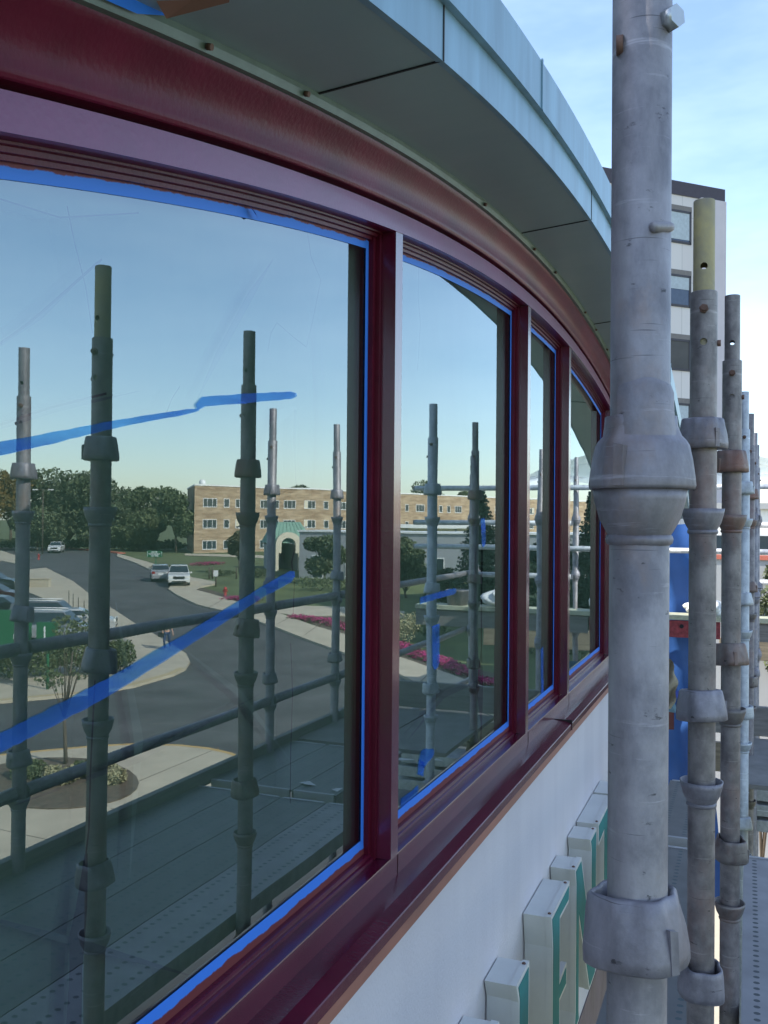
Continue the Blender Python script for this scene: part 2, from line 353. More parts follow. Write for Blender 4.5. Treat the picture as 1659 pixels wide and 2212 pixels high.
# arched head band, cove, trim strip, soffit, fascia
band = [(.76, .748), (.70, .748), (.70, .790), (.722, .790), (.722, .799), (.6945, .7995), (.692, .801), (.690, .805), (.6892, .812), (.688, .821), (.6862, .830), (.6830, .840), (.6785, .849), (.673, .858), (.667, .866), (.661, .874), (.655, .882), (.654, .905), (.87, .905)]
sweep('head_flat', [(.71, .7475), (.6985, .7478), (.6985, .7903), (.71, .7905)], -1.9, YB-.2, MT['maroon_skysheen'], bd, 96)
hb = sweep('head_band', band, -1.9, YB-.2, MT['maroon_cove'], bd, 96, smooth=False)
for p_ in hb.data.polygons: p_.use_smooth = -(hb.data.vertices[p_.vertices[0]].co.x+bd.location.x) < .6915 and -(hb.data.vertices[p_.vertices[0]].co.x+bd.location.x) > .654
sweep('trim_strip', [(.660, .884), (.6445, .884), (.641, .895), (.641, .906)], -1.9, YB-.2, MT['trim'], hb, 96, sb=True)
sof = sweep('soffit', [(.668, .901), (.440, .921)], -1.9, 7.95, MT['soffit'], bd, 96)
sweep('fascia', [(.445, .919), (.434, .919), (.434, 1.004), (.420, 1.004), (.420, 1.108), (.430, 1.120), (.56, 1.125)], -1.9, 7.95, MT['fascia'], bd, 96)
roof = sweep('roof', [(.50, 1.121), (9, 1.121), (9, .905), (.66, .905)], -1.9, 7.95, MT['fascia'], bd, 60)
for y in (-.6, 1.35, 2.78, 4.2, 5.6):                                  # panel joints under and across the eave
    j = MB(); a = CZ+arch(y); j.ring([[(-.652, y+q, a+.9022-.0022), (-.439, y+q, a+.9205-.0015), (-.439, y+q, a+.9225), (-.652, y+q, a+.904)] for q in (-.002, .002)], smooth=False); sub(j, 'panel_joint', MT['joint'], sof)
    j = MB(); j.box((-.4335, y-.0022, a+.919), (-.4325, y+.0022, a+1.004)); sub(j, 'panel_joint', MT['joint'], sof)
for y in (.4, 2.0, 3.2, 4.4, 5.6, 6.8):
    j = MB(); a = CZ+arch(y); j.box((-.4205, y-.002, a+1.002), (-.417, y+.006, a+1.112)); sub(j, 'seam', MT['fascia'], sof)
for y in (1.02, 1.30, 2.35, 2.95, 3.3, 3.95, 4.25, 4.6, 4.9, .7):
    j = MB(); p = Vector((-.641, y, CZ+arch(y)+.8905)); j.tube(p, p+Vector((.007, 0, -.002)), .0045, n=8); sub(j, 'screw', MT['rustbolt'], hb)
# sill
sill = sweep('sill', [(.76, -.690), (.753, -.690), (.753, -.698), (.742, -.699), (.741, -.707), (.735, -.708), (.734, -.714), (.701, -.711), (.70, -.713), (.70, -.756), (.66, -.760), (.632, -.768), (.63, -.770), (.63, -.791), (.70, -.791)], .48, 6.66, MT['maroon_sill'], bd, 8, arched=False)
sweep('lip', [(.70, -.789), (.633, -.7925), (.627, -.811), (.66, -.8115)], .48, 6.66, MT['lip'], sill, 8, arched=False, sb=True)
j = MB(); j.box((-.705, 3.637, CZ-.772), (-.6285, 3.643, CZ-.755)); j.box((-.66, 3.637, CZ-.793), (-.6275, 3.643, CZ-.766)); sub(j, 'joint', MT['joint'], sill)
# windows
panes = [(.60, 1.86), (1.905, 3.145), (3.187, 3.93), (3.972, 5.23), (5.275, 6.54)]
names = ['widest view of the street, crossed by two long slanting strips of blue tape', 'second nearest, with the dark spruce and short blue tape strips in it', 'narrow middle', 'fourth along, half hidden by the big scaffold tube', 'farthest, behind the big scaffold tube']
def halfmul(y): m = MB(); zt = CZ+.752+arch(y); m.box((-.76, y-.021, CZ-.712), (-.70, y+.021, zt)); return m
for i, y in enumerate([.58, 1.8825, 3.166, 3.951, 5.2525, 6.56]):
    mo = part(halfmul(y), 'mullion', MT['maroon'], bd)
    seam = MB(); seam.box((-.7005, y+.0205, CZ-.755), (-.699, y+.0225, CZ-.713)); sub(seam, 'seam', MT['joint'], mo)
def strip_on(pts, wid, d, m, name, prt, off=0):
    """a strip of tape/slit stuck on plane x=-d following photo bearings"""
    if m is MT['cello']:
        P2, W2_ = [], []; ws = wid if isinstance(wid, list) else [wid]*len(pts)
        for k in range(len(pts)-1):
            for q in range(8): f_ = q/8; P2.append((pts[k][0]*(1-f_)+pts[k+1][0]*f_+random.uniform(-.4, .4), pts[k][1]*(1-f_)+pts[k+1][1]*f_+random.uniform(-.5, .5))); W2_.append((ws[k]*(1-f_)+ws[k+1]*f_)*random.uniform(.90, 1.04))
        P2.append(pts[-1]); W2_.append(ws[-1]*.45); pts, wid = P2, W2_
    P = [onwall(x, y, d) for x, y in pts]; mb = MB(); top, bot = [], []
    for k, p in enumerate(P):
        q = P[min(k+1, len(P)-1)]-P[max(k-1, 0)]; nrm = Vector((0, -q.z, q.y)).normalized(); ww = wid[k] if isinstance(wid, list) else wid
        top.append(p+nrm*ww/2); bot.append(p-nrm*ww/2)
    mb.ring([bot, top], cap=False, smooth=False, closed=False)
    return sub(mb, name, m, prt)
wins = []
for i, (a, b) in enumerate(panes):
    # stepped bead frame
    fr = MB(); n = 24; ys = [a+(b-a)*k/n for k in range(n+1)]
    for pr in ([(.754, .731), (.746, .731), (.745, .737), (.738, .738), (.737, .744), (.730, .745), (.729, .749)],):
        fr.ring([[(-d, y, CZ+z+arch(y)) for d, z in pr] for y in ys], cap=False, smooth=False, closed=False)
    for sgn, ye in ((1, a), (-1, b)):
        zt = CZ+.745+arch(ye)
        for w0, w1, dd in ((0, .010, .732), (.010, .022, .742)):
            y1, y2 = ye+sgn*w0, ye+sgn*w1; fr.box((-.76, min(y1, y2), CZ-.712), (-dd, max(y1, y2), zt))
    win = part(fr, 'window_frame', MT['maroon_bead'], bd); win['label'] = 'maroon window frame, '+names[i]; wins.append(win)
    g = MB(); ti = [(-DG, y, CZ+.735+arch(y)) for y in ys]; bo = [(-DG, y, CZ-.70) for y in ys]
    g.ring([bo, ti], cap=False, smooth=False, closed=False); g.noflip = True
    gl = sub(g, 'window_pane', MT['glass'], win)
    ip = MB(); ip.ring([[(-.7695-.0012*(y-a), y, CZ-.70) for y in ys], [(-.7715-.0012*(y-a), y, CZ+.735+arch(y)) for y in ys]], cap=False, smooth=False, closed=False); ip.noflip = True
    sub(ip, 'inner_pane', MT['glass2'], win)
    g = MB(); ti = [(-.777, y, CZ+.74+arch(y)) for y in ys]; bo = [(-.777, y, CZ-.71) for y in ys]
    g.ring([bo, ti], cap=False, smooth=False, closed=False); g.noflip = True
    sub(g, 'masking_film', MT['sheet'], win)
    # tape round the glass
    tp = MB(); ed = []
    def quad(p): tp.face(p)
    d_ = .7535
    for k in range(n):
        y1, y2 = ys[k], ys[k+1]; z1, z2 = CZ+.712+arch(y1), CZ+.712+arch(y2)
        quad([(-d_, y1, z1), (-d_, y2, z2), (-d_, y2, z2+.026), (-d_, y1, z1+.026)]); ed += [0, 0, 1, 1]
        quad([(-d_, y1, CZ-.667), (-d_, y2, CZ-.667), (-d_+.002, y2, CZ-.698), (-d_+.002, y1, CZ-.698)]); ed += [0, 0, 1, 1]
    for ye, sg in ((a+.022, 1), (b-.022, -1)):
        quad([(-d_+.0007, ye+sg*.016, CZ-.690), (-d_+.0007, ye+sg*.016, CZ+.728+arch(ye)), (-d_+.0007, ye, CZ+.728+arch(ye)), (-d_+.0007, ye, CZ-.690)]); ed += [0, 0, .35, .35]
    to = sub(tp, 'masking_tape', MT['tape'], win); at = to.data.attributes.new('edge', 'FLOAT', 'POINT')
    # vertices keep their order through the normal fix
    at.data.foreach_set('value', ed)
w1, w2, w3, w4, w5 = wins
DI = .758; DT = .7535
strip_on([(-150, 1000), (0, 970), (120, 945), (240, 918), (430, 885)], [.018, .0155, .013, .010, .007], DT, MT['cello'], 'tape_strip', w1)
strip_on([(425, 880), (440, 868), (540, 860), (641, 853)], [.010, .016, .016, .013], DT-.0003, MT['cello'], 'tape_strip', w1)
strip_on([(-150, 1705), (0, 1605), (110, 1550), (230, 1487), (400, 1385), (560, 1283), (637, 1240)], [.022, .022, .023, .024, .021, .019, .021], DT, MT['cello'], 'tape_strip', w1)
for pts, wd in (([(145, 445), (160, 520), (185, 620), (200, 720)], .0022), ([(664, 502), (672, 555), (693, 605), (676, 690), (662, 750), (630, 725), (598, 697), (585, 720), (578, 760)], .0014),
                ([(628, 1390), (632, 1500), (628, 1620), (627, 1735)], .003), ([(640, 1170), (630, 1215), (636, 1260), (633, 1330)], [.002, .006, .003, .004]),
                ([(205, 1470), (196, 1650), (192, 1790), (184, 1860)], .003), ([(186, 1845), (176, 1960), (168, 2010), (164, 2100), (158, 2250)], [.006, .022, .030, .024, .03]),
                ([(0, 742), (60, 700), (130, 640), (220, 560)], .003), ([(360, 890), (372, 860), (388, 835)], .0018), ([(0, 918), (110, 880), (230, 850)], .003), ([(0, 430), (130, 470), (300, 460)], .002)):
    strip_on(pts, wd, DI-.0016, MT['crack'], 'film_slit', w1)
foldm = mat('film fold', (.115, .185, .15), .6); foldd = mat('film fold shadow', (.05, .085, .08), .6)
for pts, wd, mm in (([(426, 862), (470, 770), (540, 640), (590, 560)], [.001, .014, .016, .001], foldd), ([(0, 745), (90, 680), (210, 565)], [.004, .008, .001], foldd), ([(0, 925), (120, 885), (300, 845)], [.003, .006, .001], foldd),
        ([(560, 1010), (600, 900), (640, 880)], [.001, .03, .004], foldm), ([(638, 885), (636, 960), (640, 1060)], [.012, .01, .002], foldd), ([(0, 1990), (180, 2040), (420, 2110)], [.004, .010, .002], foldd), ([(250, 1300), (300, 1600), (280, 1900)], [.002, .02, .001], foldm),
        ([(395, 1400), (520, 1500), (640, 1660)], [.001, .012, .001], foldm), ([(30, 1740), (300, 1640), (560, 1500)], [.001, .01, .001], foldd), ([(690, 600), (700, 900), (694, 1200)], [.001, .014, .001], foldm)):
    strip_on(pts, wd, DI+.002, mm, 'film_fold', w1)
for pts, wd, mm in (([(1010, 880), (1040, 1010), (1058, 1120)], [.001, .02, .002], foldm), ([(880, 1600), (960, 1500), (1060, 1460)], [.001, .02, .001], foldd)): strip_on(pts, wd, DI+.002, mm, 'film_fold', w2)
strip_on([(908, 1298), (950, 1285), (986, 1276)], .017, DT, MT['cello'], 'tape_strip', w2)
strip_on([(942, 1350), (942, 1445)], .065, DT, MT['cello'], 'tape_strip', w2)
strip_on([(908, 1675), (912, 1640), (938, 1625)], [.05, .05, .02], DT, MT['cello'], 'tape_strip', w2)
strip_on([(866, 1735), (890, 1718), (904, 1704)], .022, DT, MT['cello'], 'tape_strip', w2)
strip_on([(1043, 1120), (1046, 1180)], .05, DT, MT['cello'], 'tape_strip', w2)
strip_on([(1041, 1180), (1040, 1290), (1040, 1400), (1036, 1480), (1040, 1560), (1034, 1740)], [.03, .02, .012, .08, .02, .012], DI-.001, MT['crack'], 'film_slit', w2)
strip_on([(905, 570), (903, 640), (908, 700), (902, 800)], .003, DI-.001, MT['crack'], 'film_slit', w2)
strip_on([(1171, 1400), (1172, 1560)], .05, DT, MT['cello'], 'tape_strip', w3)
# painters' tape and kraft paper still stuck under the eave, top left
tpp = MB()
P = [onwall(x, y, .640)+Vector((.004, 0, 0)) for x, y in ((190, -12), (290, 31), (350, 35), (345, 8), (240, -30))]; tpp.face(P)
tag(tpp.build('masking_tape', MT['tapein']), 'blue tape end still stuck under the green eave at the top left corner', 'tape')
kp = MB(); q = [onwall(350, 35, .632), onwall(485, 0, .56), onwall(500, -70, .54), onwall(290, -70, .62)]; q = [p+Vector((.006, 0, -.004)) for p in q]
kp.face(q); kp.face([p+Vector((0, 0, .003)) for p in q]); tag(kp.build('masking_paper', mat('brown masking paper', (.30, .15, .12), .8)), 'reddish brown masking paper hanging beside the blue tape under the eave', 'paper')
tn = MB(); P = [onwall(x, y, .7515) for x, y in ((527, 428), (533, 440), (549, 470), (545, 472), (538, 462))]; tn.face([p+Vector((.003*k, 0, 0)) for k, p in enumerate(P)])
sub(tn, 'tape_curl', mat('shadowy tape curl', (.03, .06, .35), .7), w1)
# ================================================================ CHANNEL LETTERS  (N  E N T R)
def inset(poly, d):
    n = len(poly); outp = []
    for k in range(n):
        p0, p1, p2 = Vector(poly[k-1]), Vector(poly[k]), Vector(poly[(k+1) % n])
        e1, e2 = (p1-p0).normalized(), (p2-p1).normalized(); n1, n2 = Vector((-e1.y, e1.x)), Vector((-e2.y, e2.x))
        b = n1+n2; b = b/max(.3, b.length_squared)*2 if b.length > 1e-4 else n1
        outp.append(tuple(p1+b*d*min(1.0, 1)))
    return outp
H = .56
def flare(w): return w
Npoly = lambda W_: [(0, 0), (.10, 0), (.085, .04), (.085, H-.20), (W_-.16, 0), (W_-.02, 0), (W_-.02, .1), (W_-.01, H), (W_-.155, H), (W_-.13, H-.05), (W_-.13, .18), (.125, H), (0, H), (.018, H-.06), (.018, .06)]
Epoly = [(0, 0), (.33, 0), (.325, .07), (.14, .06), (.14, .245), (.26, .24), (.26, .31), (.14, .305), (.14, H-.055), (.30, H-.06), (.307, H), (0, H), (.022, H-.1), (.022, .1)]
Tpoly = [(.145, 0), (.275, 0), (.262, .1), (.262, H-.075), (.41, H-.085), (.42, H), (0, H), (.01, H-.085), (.158, H-.075), (.158, .1)]
Rpoly = [(0, 0), (.13, 0), (.12, .07), (.12, .22), (.15, .22), (.24, 0), (.37, 0), (.25, .24), (.30, .31), (.31, .41), (.28, .51), (.20, H), (0, H), (.018, H-.07), (.018, .07)]
letters = [('N', Npoly(.47), 2.095), ('E', Epoly, 2.867), ('N', Npoly(.49), 3.291), ('T', Tpoly, 3.829), ('R', Rpoly, 4.278)]
lab = {0: 'white and teal channel letter N nearest the camera, cut off at the bottom edge', 1: 'white and teal channel letter E, first after the gap in the row', 2: 'white and teal channel letter N between the E and the T', 3: 'white and teal channel letter T with its wide top, partly behind the big tube', 4: 'white and teal channel letter R, farthest of the row beside the big tube'}
for k, (ch, poly, y) in enumerate(letters):
    o = Vector((-.645, y, CZ-1.20-H)); root = empty('channel_letter', o, lab[k], 'sign letter', 'channel letters on the white wall')
    sh = MB(); sh.prism(poly, X, .004, .072, o, Y, Z); shell = part(sh, 'letter_shell', MT['letterw'], root)
    rm = MB(); rm.prism(inset(poly, -.003), X, .0722, .091, o, Y, Z); rim = part(rm, 'letter_rim', MT['letterw'], root)
    fc = MB(); fc.prism(inset(poly, .009), X, .0914, .0925, o, Y, Z); part(fc, 'letter_face', MT['teal'], root)
    yy = [p[0] for p in poly if abs(p[1]-H) < .001]
    for q in (min(yy)+.02, max(yy)-.02):
        b = MB(); p = o+Vector((.081, q, H+.0035)); b.lathe(p, [(.0055, 0), (.0055, .002), (.003, .004)], 10); sub(b, 'screw', MT['rustbolt'], rim)
# ================================================================ SCAFFOLD
def cutholes(obj, holes):
    """drill through-holes (pos, axis, radius)"""
    for p, ax, r in holes:
        m = MB(); m.tube(Vector(p)-Vector(ax)*.06, Vector(p)+Vector(ax)*.06, r, n=20); co = m.build('cutter', MT['hole'])
        md = obj.modifiers.new('b', 'BOOLEAN'); md.object = co; md.operation = 'DIFFERENCE'; md.solver = 'EXACT'
        bpy.context.view_layer.update(); dg = bpy.context.evaluated_depsgraph_get()
        me = bpy.data.meshes.new_from_object(obj.evaluated_get(dg)); obj.modifiers.clear(); obj.data = me; bpy.data.objects.remove(co)
def roundnormals(o):
    me = o.data; N_ = []
    for p in me.polygons:
        p.use_smooth = True
        for li in p.loop_indices:
            co = me.vertices[me.loops[li].vertex_index].co; q = Vector((co.x, co.y, 0))
            if abs(p.normal.z) < .2 and q.length > .001 and abs(p.normal.dot(q.normalized())) > .96: N_.append(q.normalized()*(1 if p.normal.dot(q) > 0 else -1))
            else: N_.append(p.normal.copy())
    me.normals_split_custom_set(N_)
def pipe(m, base, r, ri, z0, z1, n=48):          # hollow tube standing at base
    prof = [(r, z0), (r, z1-.001), (r-.0006, z1), (ri, z1), (ri, z0)]
    rings = [[(base[0]+q*math.cos(2*math.pi*k/n), base[1]+q*math.sin(2*math.pi*k/n), base[2]+z) for k in range(n)] for q, z in prof]
    rings.append(rings[0]); m.ring(rings, cap=False); return m
lug = lambda A, ph: (lambda a, z: A*max(0, math.cos(3*(a-ph)))**6*(1 if z < .045 else .4))
def cupset(root, tube, x, y, zc, m, locked, ph, n=40, tilt=0.):
    """fixed bottom cup at zc and the sliding top cup above it"""
    b = MB(); b.lathe((x, y, zc), [(.0245, -.040), (.027, -.036), (.0325, -.026), (.0370, -.010), (.0384, 0), (.0360, 0), (.034, -.010), (.0245, -.018)], n, cap=False)
    b.lathe((x, y, zc), [(.0243, -.047), (.0262, -.0455), (.0270, -.0425), (.0262, -.0395), (.0243, -.038)], n, fn=lambda a, z_: .0006*math.sin(23*a+ph)+.0004*math.sin(41*a), cap=False)
    part(b, 'bottom_cup', m, root)
    z = zc+(-.001 if locked else .110)
    T = Matrix.Rotation(tilt, 3, 'X') @ Matrix.Rotation(tilt*.7, 3, 'Y')
    b = MB()
    if locked:
        b.lathe((x, y, z), [(.0248, .004), (.036, .001), (.0405, 0), (.0415, .003), (.0408, .010), (.0388, .024), (.0362, .036), (.0338, .040), (.0300, .044), (.0290, .052), (.0283, .060), (.0248, .0605)], n, fn=lug(.0035, ph), tilt=T, cap=False)
        rings = []                                   # the tall lip that rides one side of the collar
        for zz, r in ((.038, .0320), (.060, .0292), (.084, .0285), (.090, .0262)):
            rings.append([Vector((x, y, z))+T@Vector((r*math.cos(ph+.9+t), r*math.sin(ph+.9+t), zz-abs(t)*.006)) for t in np.linspace(-.95, .95, 14)])
        b.ring(rings, cap=False, closed=False)
        rings2 = [[p+(Vector((x, y, p.z))-p).normalized()*.0035 for p in r] for r in rings]; b.ring(rings2, cap=False, closed=False)
        b.ring([rings[-1], rings2[-1]], cap=False, closed=False)
    else:
        wob = lambda a, zz: .0030*max(-.4, math.cos(4*(a-ph)))+.0014*math.cos(7*a+1)*(zz > .03)
        pr = [(.0300, .003), (.0395, 0), (.0425, .002), (.0425, .012), (.0405, .028), (.0372, .044), (.0352, .054), (.0325, .0565), (.0298, .054), (.0292, .040), (.0288, .010)]
        b.lathe((x, y, z), pr, n, fn=wob, tilt=T, cap=False)
    part(b, 'top_cup', m, root)
    b = MB(); a = ph+.25; e = Vector((math.cos(a), math.sin(a), 0)); t = Vector((-e.y, e.x, 0)); o = Vector((x, y, z))
    b.ring([[o+T@(e*r+t*q+Z*zz) for q, zz in ((-.004, .002), (.004, .002), (.0045, .034), (-.0035, .036))] for r in (.036, .0455)], smooth=False)
    part(b, 'lug', m, root)
def scaffold_post(x, y, label, m, cm, ph, full=False, dz=0., lean=(0, 0), yellow=False, holes=False, detail=True, tilt0=0., top=True, zt=.43):
    root = empty('scaffold_post', (x, y, 0), label, 'scaffold post', 'upright scaffold tubes'); n = 56 if detail else 20
    if full:
        t = MB(); pipe(t, (x, y, CZ), .0242, .021, -CZ+.02, 1.25, n); tb = part(t, 'tube', m, root)
    else:
        t = MB(); pipe(t, (x, y, CZ), .0242, .0205, -CZ+.02, zt+dz, n); tb = part(t, 'tube', m, root)
        t = MB(); pipe(t, (x, y, CZ), .0192, .0165, zt-.12+dz, .60+dz, n); sp = part(t, 'spigot', MT['yellow'] if yellow else m, root)
        vd = Vector((x, y, 0)).normalized()
        if holes:
            cutholes(sp, [((x, y, CZ+.475+dz), vd, .0065)]); cutholes(tb, [((x, y, CZ+.335+dz), vd, .0065)]); roundnormals(sp); roundnormals(tb)
        b = MB(); p = Vector((x, y, CZ+.395+dz)); b.tube(p-vd*.029, p-vd*.0235, .0085, n=6); b.tube(p-vd*.036, p-vd*.028, .005, n=10); part(b, 'bolt', MT['rustbolt'], root)
        b = MB(); b.tube(p+vd*.024, p+vd*.031, .0085, n=6); part(b, 'nut', MT['rustbolt'], root)
        b = MB(); e = Vector((vd.y, -vd.x, 0)); b.tube(p+e*.022-Z*.06, p+e*.030-Z*.06, .006, n=8); part(b, 'lock_pin', MT['rustbolt'], root)
    for k, zz in enumerate((.03, -.47, -.97, -1.47)):
        if k == 3 and not detail: continue
        cupset(root, tb, x, y, CZ+zz+dz, cm if isinstance(cm, bpy.types.Material) else cm[k % 2], full and k == 0 or (not full and not detail), ph+k*1.1, 44 if detail else 18, tilt0 if k == 0 else .09*(-1)**k)
    if not full and detail: pass
    bp = MB(); bp.box((x-.075, y-.075, .02+0), (x+.075, y+.075, .03)); part(bp, 'base_plate', cm if isinstance(cm, bpy.types.Material) else cm[0], root)
    root.location.z = gz(x, y)*0
    return root
big = direct(1381, 1134, .78); b2 = direct(1518, 1134, 1.735); b3 = direct(1580, 1134, 2.44)
b4 = direct(1607, 1134, 4.22); b5 = direct(1620, 1134, 5.05); b6 = direct(1629, 1134, 6.1); b7 = direct(1634, 1134, 7.0)
bigp = scaffold_post(big.x, big.y, 'big galvanised scaffold tube closest to the camera, running out of the top of the picture', MT['zinc'], MT['cast'], -2.1, full=True)
# fittings on the big tube
vd = Vector((big.x, big.y, 0)).normalized(); ed = Vector((vd.y, -vd.x, 0))
p = direct(1447, 42, .765); b = MB(); q = Vector((p.x, p.y, p.z)); ax = (ed*.75-vd*.66).normalized()
b.tube(q-ax*.014, q-ax*.001, .0072, n=12); b.tube(q-ax*.002, q+ax*.008, .0098, .0094, n=6); part(b, 'bolt', MT['bolt'], bigp)
p = direct(1322, 100, .775); b = MB(); b.tube(p+ed*.0035, p+ed*.009, .008, n=12); part(b, 'bolt', MT['rustbolt'], bigp)
p = direct(1408, 490, .755); q = direct(1468, 491, .775); b = MB(); b.lathe((0, 0, 0), [(.001, 0), (.0038, .0008), (.0044, .003), (.0044, .021), (.0036, .0245), (.001, .0255)], 14)
d = (q-p).normalized(); rot = d.to_track_quat('Z', 'Y').to_matrix(); b.v = [tuple(p+rot@Vector(v)) for v in b.v]; part(b, 'lock_pin', MT['zinc'], bigp)
scaffold_post(b2.x, b2.y, 'grey scaffold post with a worn yellow top right beside the big tube', MT['zinc_dark'], MT['cast'], -1.2, yellow=True, holes=True)
scaffold_post(b3.x, b3.y, 'dark rusty scaffold post with red paint smears, third from the camera', MT['zinc_dark'], MT['cast_rust'], -2.6, holes=True, dz=-.003)
scaffold_post(b4.x, b4.y, 'whitish scaffold post with writing scuffs, fourth from the camera', MT['zinc_pale'], MT['zinc_pale'], -.6)
scaffold_post(b5.x, b5.y, 'brownish scaffold post just right of the whitish one', MT['zinc_dark'], MT['cast_rust'], -1.9)
scaffold_post(b6.x, b6.y, 'grey scaffold post, sixth of the receding row', MT['zinc'], MT['cast'], -.9, detail=False)
scaffold_post(b7.x, b7.y, 'slim grey scaffold post at the far end of the receding row', MT['zinc'], MT['cast'], -1.4, detail=False)
OX = .86
outer = [(.80, None), (2.61, 'sunlit topped outer post mirrored at the far left of the first window'), (4.46, 'outer post mirrored just right of a dark post near the brick building'), (5.29, 'outer post mirrored beside the right edge of the first window'), (8.50, 'sunlit outer post mirrored in the second window where the cross rails meet')]
for y, lb in outer:
    scaffold_post(OX, y, lb or 'outer post nearest the camera, beyond the right edge of the photo', MT['zinc'] if y != 2.61 else MT['zinc'], MT['cast'], -.4+y, detail=y < 8, dz=0 if y < 8 else .0, holes=(y == 2.61))
scaffold_post(.80, 8.16, 'thin outer post mirrored just behind a dark post in the second window', MT['zinc'], MT['cast'], .3, detail=False)
scaffold_post(-.06, 8.52, 'sunlit post on the inner line of the cross rails, mirrored in the fourth window', MT['zinc'], MT['cast'], .3, detail=False)
scaffold_post(.27, 8.6, 'sunlit post mirrored in the narrow third window', MT['zinc_pale'], MT['cast'], .3, detail=False)
def rail(p0, p1, label, m='zinc', grp='long guard rails', r=.0242):
    root = empty('scaffold_rail', (Vector(p0)+Vector(p1))/2, label, 'scaffold rail', grp)
    b = MB(); b.tube(p0, p1, r, n=24); part(b, 'tube', MT[m], root)
    d = (Vector(p1)-Vector(p0)).normalized()
    for p, sgn in ((Vector(p0), 1), (Vector(p1), -1)):
        b = MB(); b.box((-.004, -.012, -.022), (.028, .012, .022), (p-d*sgn*.012, d*sgn, d.cross(Z).normalized(), Z)); part(b, 'blade', MT['cast'], root)
for za, nm in ((-.455, 'upper'), (-.955, 'lower')):
    for (ya, yb, wh) in ((.83, 2.58, 'beside the parked cars'), (2.64, 4.43, 'in the middle of the first window'), (4.49, 5.26, 'at the right of the first window'), (5.32, 8.47, 'in the second window')):
        rail((OX, ya, CZ+za), (OX, yb, CZ+za), '%s outer guard rail seen mirrored %s' % (nm, wh))
for zz, wh in ((.325, 'highest'), (.005, 'second highest'), (-.222, 'pinkish white third'), (-.475, 'lowest')):
    rail((-1.1 if wh in ('highest', 'pinkish white third') else -.03, 8.46, CZ+zz), (.84 if zz < -.3 else 1.45, 8.46, CZ+zz), '%s horizontal cross rail at the far end of the scaffold' % wh, 'zinc_pale', 'cross rails at the far end')
rail((.90, 6.0, CZ-1.455), (.90, 8.45, CZ-1.455), 'lowest long rail, mirrored over the flower bed in the second window', 'zinc')
# decks
def plank(x0, y0, y1, zt, label, m='plank', w=.215):
    root = empty('scaffold_plank', (x0, y0, zt), label, 'scaffold plank', 'perforated metal deck planks')
    b = MB(); b.box((0, 0, -.006), (w, y1-y0, 0)); o = b.build('deck', MT[m]); o.parent = root
    for q in (0, w-.004): b = MB(); b.box((q, .014, -.055), (q+.004, y1-y0-.014, -.006)); o = b.build('side_rail', MT['zinc']); o.parent = root
    for q in (-.004, y1-y0-.012): b = MB(); b.box((.01, q, -.05), (w-.01, q+.016, .003)); o = b.build('hook_end', MT['alu']); o.parent = root
DK = CZ-1.23
col = ['wall side', 'second from the wall', 'middle', 'fourth from the wall', 'outermost']
for k in range(5):
    x0 = -.345 if k == 0 else -.012+(k-1)*.219
    plank(x0, -1.6, 3.76, DK, '%s perforated plank of the near deck' % col[k], 'plank2' if k == 1 else 'plank')
    if k != 1: plank(x0, 3.86, 4.72, DK+.004, '%s perforated plank of the second deck' % col[k])
for k in range(2):
    root = empty('scaffold_board', (-.01+k*.44, 4.80, DK), ['grey plywood board at the far right of the deck', 'outer grey plywood board mirrored in the second window'][k], 'board', 'plywood boards'); b = MB(); b.box((0, 0, -.02), (.43, 1.05, .002)); o = b.build('sheet', MT['woodgrey']); o.parent = root
def board(name, a, b_, m, label, cat='board'):
    b = MB(); b.box(a, b_); o = b.build(name, MT[m]); bv = o.modifiers.new('bev', 'BEVEL'); bv.width = .004; bv.segments = 2; return tag(o, label, cat)
board('toe_board', (-.33, 5.92, DK), (1.02, 5.96, DK+.17), 'woodgrey', 'dark toe board across the deck end mirrored below the flower bed')
board('toe_board', (.865, -1.5, DK-.02), (.90, 5.9, DK+.05), 'zinc_dark' if False else 'woodgrey', 'long edge board along the outer side of the deck, mirrored as the slanting dark edge')
board('scaffold_board', (-1.15, 8.32, CZ-.805), (1.40, 8.58, CZ-.765), 'woodcap', 'pale green board lying across the far end above the red board')
board('scaffold_board', (-1.15, 8.34, CZ-.955), (-.215, 8.37, CZ-.812), 'woodred', 'red stained board on edge with a round hole beside the blue tarp')
board('scaffold_board', (-.20, 8.345, CZ-.96), (1.40, 8.375, CZ-.812), 'woodgrey', 'grey board on edge under the shelf, mirrored below the white bag')
hb_ = MB(); p = direct(1473, 1352, 7.98); hb_.tube((p.x, 8.328, p.z), (p.x, 8.341, p.z), .017, n=16); tag(hb_.build('bolt_hole', MT['hole']), 'dark round knot hole in the red board', 'hole')
board('scaffold_board', (-.25, 9.3, CZ-1.24), (1.0, 9.36, CZ-1.05), 'wood', 'brown plank on edge at the far right above the dark gap')
board('scaffold_board', (-.25, 6.9, CZ-1.70), (.9, 6.95, CZ-1.50), 'wood', 'wide brown plank on edge at the right picture edge above the stacked white boards')
for k in range(3):
    board('scaffold_board', (-.02+.01*k, 6.6, CZ-1.79-.10*k), (.95, 6.9, CZ-1.715-.10*k), 'zinc_pale', ['upper', 'middle', 'lowest'][k]+' whitish board of the stack at the right picture edge')
rail((.02, 8.0, CZ-1.47), (1.4, 8.0, CZ-1.47), 'dark tube stub at the right edge below the brown plank', 'zinc', 'short cross tubes')
rail((.02, 7.4, CZ-1.66), (1.4, 7.3, CZ-1.70), 'sun tipped tube stub at the right edge over the pavement', 'zinc', 'short cross tubes')
rail((-.5, 7.0, CZ-3.2), (1.4, 7.0, CZ-3.2), 'lower cross tube under the deck', 'zinc', 'short cross tubes')
